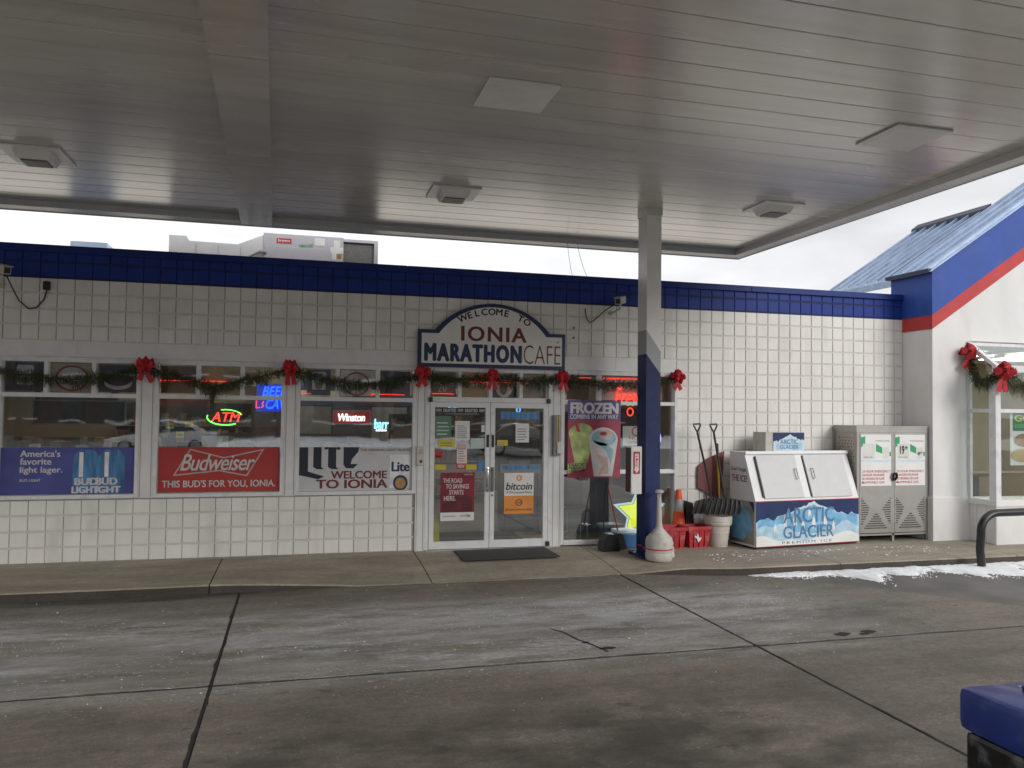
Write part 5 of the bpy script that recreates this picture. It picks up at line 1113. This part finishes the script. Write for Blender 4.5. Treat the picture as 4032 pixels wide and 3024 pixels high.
mount(.006, W_-.006, .045, .695, -.008, 'ice_pale', fz, lambda u: max(.42, min(1, prof(u)*.58+.43)))
mount(.03, W_-.03, .20, .655, -.0095, 'ice_cyan', fz, lambda u: max(.30, min(1, prof(u)*.62+.36)))
mount(.006, W_-.006, .10, .42, -.011, 'ice_mid', fz, lambda u: .55+.25*math.sin(u*9)+.1*math.sin(u*31))
mount(.006, W_-.006, .042, .22, -.0125, 'white_print', fz, lambda u: .6+.25*math.sin(u*7+2)+.12*math.sin(u*23))
for k, (x, z, w, h_) in enumerate(((.52, .40, .05, .2), (.70, .42, .06, .22), (.98, .52, .05, .15), (1.06, .36, .06, .22), (1.28, .38, .06, .2), (1.45, .3, .04, .18), (.34, .3, .05, .16), (.86, .34, .05, .12))):
    obj('ice_print', sheet(BM(), [(x, z-h_/2), (x+w*.5, z-h_*.2), (x+w, z-h_/2-.03), (x+w*.7, z+h_*.2), (x+w*.2, z+h_/2), (x-.02, z)], -.0115), 'white_print', fz)
text('ARCTIC', .50, 1.47, .37, .60, -.0135, 'ice_text', fz, .012); text('GLACIER', .50, 1.46, .14, .33, -.0135, 'ice_text', fz, .012); text('PREMIUM ICE', .48, 1.42, .062, .10, -.0135, 'ice_text', fz, 0, 0, 1.5)
obj('red_line', box(BM(), .0, W_, -.0045, -.0005, zf-.0075, zf+.004), 'red', fz); obj('red_line', box(BM(), .0, W_, -.0045, -.0005, .030, .0395), 'red', fz)
sl = (zt_-zf); ln = math.hypot(yt, sl); ang = math.atan2(yt, sl)
def slope_box(name, x0, x1, v0, v1, n0, n1, mat, par=fz):   # box on the slanted face: v along the slope, n outwards
    bm = BM(); box(bm, x0, x1, -n1, -n0, v0, v1, .003); bmesh.ops.transform(bm, matrix=Matrix.Translation((0, 0, zf)) @ Matrix.Rotation(-ang, 4, 'X'), verts=bm.verts[:]); return obj(name, bm, mat, par)
for a, b2 in ((.17, .90), (1.06, 1.84)):
    d = slope_box('door', a, b2, .035, ln-.06, .001, .03, 'freezer_door')
    hx_ = b2-.06 if a < .5 else a+.10
    hb = BM(); tube(hb, [(hx_, -.031, ln*.42), (hx_, -.07, ln*.43), (hx_, -.07, ln*.62), (hx_, -.031, ln*.63)], .011, 8); bmesh.ops.transform(hb, matrix=Matrix.Translation((0, 0, zf)) @ Matrix.Rotation(-ang, 4, 'X'), verts=hb.verts[:]); obj('handle', hb, 'chrome', d, smooth=True)
    hp = a-.012
    hg = BM(); box(hg, hp-.010, hp+.010, -.034, -.001, .06, ln-.08); bmesh.ops.transform(hg, matrix=Matrix.Translation((0, 0, zf)) @ Matrix.Rotation(-ang, 4, 'X'), verts=hg.verts[:]); obj('hinge', hg, 'dark_grey', d)
slope_box('centre_post', .905, 1.03, .035, ln-.06, .001, .018, 'freezer_white'); slope_box('top_lip', -.004, W_+.004, ln-.045, ln+.004, .001, .035, 'freezer_white')
obj('top_box', box(BM(), .42, 1.16, .30, .60, zt_+.0005, zt_+.30, .004), 'ash_plastic', fz); obj('top_sign', box(BM(), .56, 1.16, .294, .2995, zt_+.004, zt_+.296), 'ice_navy', fz)
mount(.562, 1.158, zt_+.006, zt_+.285, .2925, 'ice_pale', fz, lambda u: max(.42, min(1, prof(u)*.55+.42))); mount(.62, 1.12, zt_+.03, zt_+.26, .2915, 'ice_mid', fz, lambda u: max(.2, min(1, prof(u)*.72+.2)))
text('ARCTIC', .69, 1.04, zt_+.12, zt_+.19, .2905, 'ice_text', fz, .01); text('GLACIER', .69, 1.04, zt_+.045, zt_+.105, .2905, 'ice_text', fz, .01)
# printed left end
def endprint(nm, pts, x, mat):
    bm = BM(); bm.faces.new([bm.verts.new((x, p[0], p[1])) for p in pts]); return obj(nm, bm, mat, fz)
endprint('end_panel', [(.03, .06), (D_-.01, .06), (D_-.01, .70), (.03, .70)], -.002, 'steel'); endprint('mountain_print', [(.05, .30), (.15, .55), (.3, .62), (.42, .52), (D_-.05, .66), (D_-.05, .12), (.3, .10)], -.004, 'ice_cyan'); endprint('mountain_print', [(.02, .55), (.15, .70), (.05, .70)], -.0045, 'ice_navy')
for body, z0, z1, a, b2 in (("Don't Forget", 1.12, 1.20, .22, .58), ('THE ICE!', .98, 1.08, .20, .57)):
    me = text_mesh(body, .015); V = [v.co.copy() for v in me.vertices]; xa, xb = min(v.x for v in V), max(v.x for v in V); za, zb = min(v.y for v in V), max(v.y for v in V)
    for v in me.vertices: v.co = Vector((-.003, b2-(v.co.x-xa)/(xb-xa)*(b2-a), z0+(v.co.y-za)/(zb-za)*(z1-z0)))
    me.materials.append(MATS['maroon']); link('lettering', me, fz)

# propane cage -------------------------------------------------------
pc = thing('propane_cage', 'steel propane exchange cage with perforated doors in the wing corner', 'cage', (12.0, -.58, 0))
cw_, cd, ch_ = 1.355, .555, 1.845
bm = BM()
for x in (0, cw_-.045):
    for y in (0, cd-.04): box(bm, x, x+.045, y, y+.04, 0, ch_-.11)
box(bm, -.01, cw_, -.006, cd, ch_-.1095, ch_-.03); box(bm, -.02, cw_, -.012, cd, ch_-.0295, ch_); box(bm, .046, cw_-.046, 0, cd, .10, .13); box(bm, cw_/2-.02, cw_/2+.02, 0, .04, 0, ch_-.11)
obj('frame', bm, 'steel', pc); obj('back', box(BM(), .046, cw_-.046, cd-.02, cd-.01, .131, ch_-.111), 'dark_grey', pc); 
sp_ = obj('side_panel', box(BM(), .004, .010, .041, cd-.041, .131, ch_-.111), 'steel_warm_reflect', pc)
def holes(pts, mk, mat, par):
    bm = BM()
    for u, v in pts: bm.faces.new([bm.verts.new(mk(u+.010*math.cos(k*1.047), v+.012*math.sin(k*1.047))) for k in range(6)])
    obj('perforation', bm, mat, par, kind='stuff')
side = []
for i in range(12):
    for j in range(9):
        v = 1.25+j*.05; u = .08+i*.035+(.017 if j % 2 else 0)
        if abs(u-.27)*.8 + abs(v-1.42)*.8 > .10 and u < .48 and i % 2 == j % 2: side.append((u, v))
holes(side, lambda u, v: (.0035, u, v), 'hole', sp_)
for k, (a, b2) in enumerate(((.047, .655), (.70, 1.308))):
    d = obj('door', box(BM(), a, b2, -.004, .02, .14, ch_-.115, .003), 'steel', pc); w = b2-a; tri = []
    for i in range(40):
        for j in range(16):
            u = .03+i*.0285*.75+(.011 if j % 2 else 0); v = .22+j*.036
            if u > w-.03: continue
            c = abs(u-w/2)
            low = v < .46 and c < (.47-v)*.85 - .0
            up = v > .26 and v < .70 and c > .115+(.0 if v > .44 else 0) and c > (.62-v)*.62 and v < .40+c*1.15 and v > .22+(.0)
            if low or (up and c > .13+(.50-v)*.55): tri.append((a+u, v))
    holes(tri, lambda u, v: (u, -.0048, v), 'hole', d)
    pp = obj('price_sheet', box(BM(), a+.02, b2-.02, -.009, -.0045, .89, 1.705), 'white_print', d); y = -.0095
    def q(x0, x1, z0, z1, m, yy=y): obj('print', sheet(BM(), rect(a+x0, a+x1, z0, z1), yy), m, pp)
    obj('print', sheet(BM(), [(a+.02, 1.50), (a+.10, 1.56), (a+.10, 1.68), (a+.02, 1.66)], y), 'post_green', pp); obj('print', sheet(BM(), [(a+.30, 1.44), (a+.42, 1.40), (a+.42, 1.50), (a+.30, 1.56)], y), 'post_green', pp); q(.555, .585, 1.36, 1.43, 'post_green')
    q(.055, .28, 1.32, 1.56, 'paper', y-.0006); q(.43, .55, 1.32, 1.50, 'paper', y-.0006); q(.02, .585, 1.27, 1.30, 'ice_pale', y)
    text('Propane Exchange', a+.30, a+.56, 1.59, 1.62, y-.0004, 'grey_print', pp); text('SPARE TANK', a+.08, a+.24, 1.335, 1.355, y-.001, 'grey_print', pp)
    if k: text('19', a+.10, a+.19, 1.39, 1.53, y-.0014, 'black', pp, .04); text('99', a+.20, a+.25, 1.46, 1.52, y-.0014, 'black', pp, .03); text('49', a+.44, a+.50, 1.37, 1.43, y-.0014, 'black', pp, .03); text('99', a+.505, a+.54, 1.40, 1.43, y-.0014, 'black', pp, .02)
    for r_, tx in enumerate(('24 HOUR EMERGENCY', 'DANGER PROPANE', 'NO SMOKING OR FLAME', 'FLAMMABLE GAS')): text(tx, a+.04, a+(.57 if r_ == 0 else .46), 1.10-r_*.058, 1.14-r_*.058, y-.0004, 'post_redtext', pp, .02)
    for r_, m in enumerate(('red', 'bl_blue', 'yellow')): q(.03+.02*r_, .05+.02*r_, .93, .955, m, y-.0004)
bm = BM(); tube(bm, [(.665, -.03, .99), (.64, -.045, 1.03), (.66, -.05, 1.09), (.70, -.05, 1.09), (.715, -.045, 1.03), (.69, -.03, .98)], .018, 8, True); obj('lock_chain', bm, 'black', pc, smooth=True)

# bike rack ----------------------------------------------------------
t = thing('bike_rack', 'black bent pipe bike rack standing in the snow by the kerb', 'bike rack', (12.72, -2.25, LOT)); r_ = .055
pts = [(0, 0, 0), (-.03, 0, .25), (-.01, 0, .48)] + [(.28-.29*math.cos(a), 0, .52+.24*math.sin(a)) for a in [R(15*k) for k in range(0, 7)]] + [(.9, 0, .765), (1.5, 0, .76)] + [(1.6+.28*math.sin(a), 0, .50+.26*math.cos(a)) for a in [R(15*k) for k in range(1, 7)]] + [(1.89, 0, .3), (1.88, 0, 0)]
obj('pipe', tube(BM(), pts, r_, 14), 'rack_black', t, smooth=True)
for x in (0, 1.88): obj('foot_plate', cyl(BM(), (x, 0, 0), (x, 0, .014), .12, n=20), 'rack_black', t)

# waste bin near the camera -----------------------------------------
t = thing('waste_bin', 'black pump island waste bin with rounded blue hood', 'bin', (5.99, -8.72, LOT+.02))
bm = BM(); box(bm, .02, .60, -.60, -.02, .04, .862, .02); obj('body', bm, 'bin_body', t)
bm = BM(); box(bm, 0, .62, -.62, 0, .865, 1.035, .035); obj('hood', bm, 'bin_blue', t, smooth=True)
bm = BM(); box(bm, .21, .42, -.50, -.10, 1.0345, 1.052, .008); obj('hood_rim', bm, 'bin_blue', t); obj('opening', box(BM(), .24, .39, -.47, -.13, 1.0522, 1.054), 'black', t); obj('foot', box(BM(), .05, .57, -.57, -.05, -.02, .0395), 'black', t)

# ------------------------------------------------------------------ across the lot (seen in the glass)
def car(loc, rz_, paint, lab, L_=4.7, H_=1.44):
    t = thing('parked_car', lab, 'car', loc, rz_, 'cars across the lot'); k = L_/4.7
    low = [(-2.33, .34), (-2.36, .55), (-2.28, .74), (-1.6, .86), (-.95, .93), (1.35, .97), (2.05, .98), (2.28, .93), (2.34, .70), (2.30, .36)]
    bm = BM(); secs = []
    for yv, sc, dz in ((-.90, .985, -.03), (-.84, 1, 0), (.84, 1, 0), (.90, .985, -.03)):
        secs.append([bm.verts.new((p[0]*k*sc, yv, p[1]+dz*(p[1] > .5))) for p in low])
    for A, B2 in zip(secs, secs[1:]):
        for i in range(len(low)): bm.faces.new((A[i], A[(i+1) % len(low)], B2[(i+1) % len(low)], B2[i]))
    bm.faces.new(secs[0]); bm.faces.new(secs[-1][::-1]); bmesh.ops.recalc_face_normals(bm, faces=bm.faces[:]); obj('body', bm, paint, t, smooth=True)
    top = [(-1.05, .93), (-.42, 1.34), (.1, H_-.02), (.75, H_-.03), (1.25, 1.30), (1.95, .98)]; bm = BM(); secs = []
    for yv, f in ((-.80, 0), (-.62, 1), (.62, 1), (.80, 0)):
        secs.append([bm.verts.new((p[0]*k, (yv if p[1] > 1.0 else math.copysign(.82, yv)) if f == 0 else yv, p[1] - (.0 if f else .05*(p[1] > 1.1)))) for p in top])
    for A, B2 in zip(secs, secs[1:]):
        for i in range(len(top)-1): bm.faces.new((A[i], A[i+1], B2[i+1], B2[i]))
    bm.faces.new(secs[0]); bm.faces.new(secs[-1][::-1]); bmesh.ops.recalc_face_normals(bm, faces=bm.faces[:]); obj('cabin', bm, paint, t, smooth=True)
    for s_ in (-1, 1):
        for a in ([(-.80, .98), (-.33, 1.29), (.22, 1.36), (.22, .99)], [(.27, .99), (.27, 1.36), (.72, 1.35), (1.12, 1.25), (1.5, 1.02)]):
            bm = BM(); bm.faces.new([bm.verts.new((p[0]*k, s_*(.835 if p[1] < 1.1 else .812), p[1])) for p in a]); obj('side_window', bm, 'car_glass', t)
        obj('headlight', box(BM(), -2.345*k, -2.1*k, s_*.72-.13, s_*.72+.13, .62, .74, .03), 'lamp_lens', t); obj('tail_light', box(BM(), 2.05*k, 2.35*k, s_*.72-.16, s_*.72+.16, .74, .90, .03), 'tail_red', t)
        for x in (-1.45, 1.42):
            w = obj('wheel', cyl(BM(), (x*k, s_*.93, .33), (x*k, s_*.70, .33), .33, n=24), 'tyre', t); obj('rim', cyl(BM(), (x*k, s_*.945, .33), (x*k, s_*.9305, .33), .21, .23, 16), 'chrome', w)
    bm = BM(); bm.faces.new([bm.verts.new(p) for p in ((1.30*k, -.6, 1.29), (1.30*k, .6, 1.29), (1.9*k, .7, 1.005), (1.9*k, -.7, 1.005))]); obj('rear_window', bm, 'car_glass', t)
car((-2.35, -27.5, LOT), 0, 'car_paint', 'silver sedan parked across the lot, mirrored in the second window')
car((13.6, -24.5, LOT), R(176), 'car_dark', 'dark sedan parked across the lot, mirrored in the doors')
def far_building(x0, x1, y, h_, mat, lab):
    t = thing('far_building', lab, 'building', ((x0+x1)/2, y, LOT)); w = (x1-x0)/2; obj('wall', box(BM(), -w, w, -8, 0, 0, h_), mat, t); obj('parapet', box(BM(), -w-.1, w+.1, -8.1, .1, h_+.0005, h_+.3), 'mid_grey', t)
    n = int(w*2/3)
    for k in range(n):
        for zz in (1.0, 4.2): f = obj('window', box(BM(), -w+1+k*3, -w+2.6+k*3, .001, .05, zz, zz+1.5), 'car_glass', t); obj('sill', box(BM(), -w+.9+k*3, -w+2.7+k*3, .001, .12, zz-.12, zz-.001), 'trim_white', f)
far_building(-40, -6, -48, 10.2, 'brick_far', 'low brick building across the street'); far_building(-5.5, 20, -49, 9.4, 'tan_far', 'low tan building across the street'); far_building(21, 60, -50, 11.0, 'brick_far', 'taller brick building across the street')
sb = BM(); nb = 30
for i in range(nb):
    x = -.2+2.9*i/nb; hh = .34+.10*math.sin(i*.9)*math.sin(i*.37)+.10*random.random(); lathe(sb, [(.9, 0), (.7, hh*.5), (.4, hh*.85), (.02, hh)], 9, (x, -30.2+random.uniform(-.3, .3), LOT))
tag(obj('snow_bank', sb, 'snow', smooth=True), 'ploughed bank of snow behind the silver sedan', 'snow bank')
def bare_tree(x, y, h_, seed, lab):
    rnd = random.Random(seed); t = thing('bare_tree', lab, 'tree', (x, y, LOT), 0, 'bare trees across the street'); obj('trunk', tube(BM(), [(0, 0, 0), (.05, .02, h_*.25), (.0, .05, h_*.5)], [.22, .17, .12], 8), 'twig', t); bm = BM()
    def br(p, d, ln, r, dep):
        e = p+d*ln; tube(bm, [p, p.lerp(e, .5)+Vector((rnd.uniform(-.05, .05), 0, rnd.uniform(-.05, .05)))*ln, e], [r, r*.8, r*.55], 4)
        if dep:
            for _ in range(3): br(p.lerp(e, rnd.uniform(.5, 1)), (d+Vector((rnd.uniform(-.8, .8), rnd.uniform(-.8, .8), rnd.uniform(-.1, .7)))).normalized(), ln*rnd.uniform(.55, .8), r*.55, dep-1)
    for k in range(5): br(Vector((0, .04, h_*(.28+.05*k))), Vector((math.cos(k*1.4), math.sin(k*1.4), .8)).normalized(), h_*.28, .08, 3)
    obj('crown', bm, 'twig', t)
for k, (x, y) in enumerate(((-12, -40), (2, -44), (9, -42), (20, -41), (30, -44))): bare_tree(x, y, 9+k % 3, k+40, 'bare leafless tree across the street '+('by the brick building', 'left of the tan building middle', 'before the tan building', 'between the tan and taller brick buildings', 'before the taller brick building')[k])
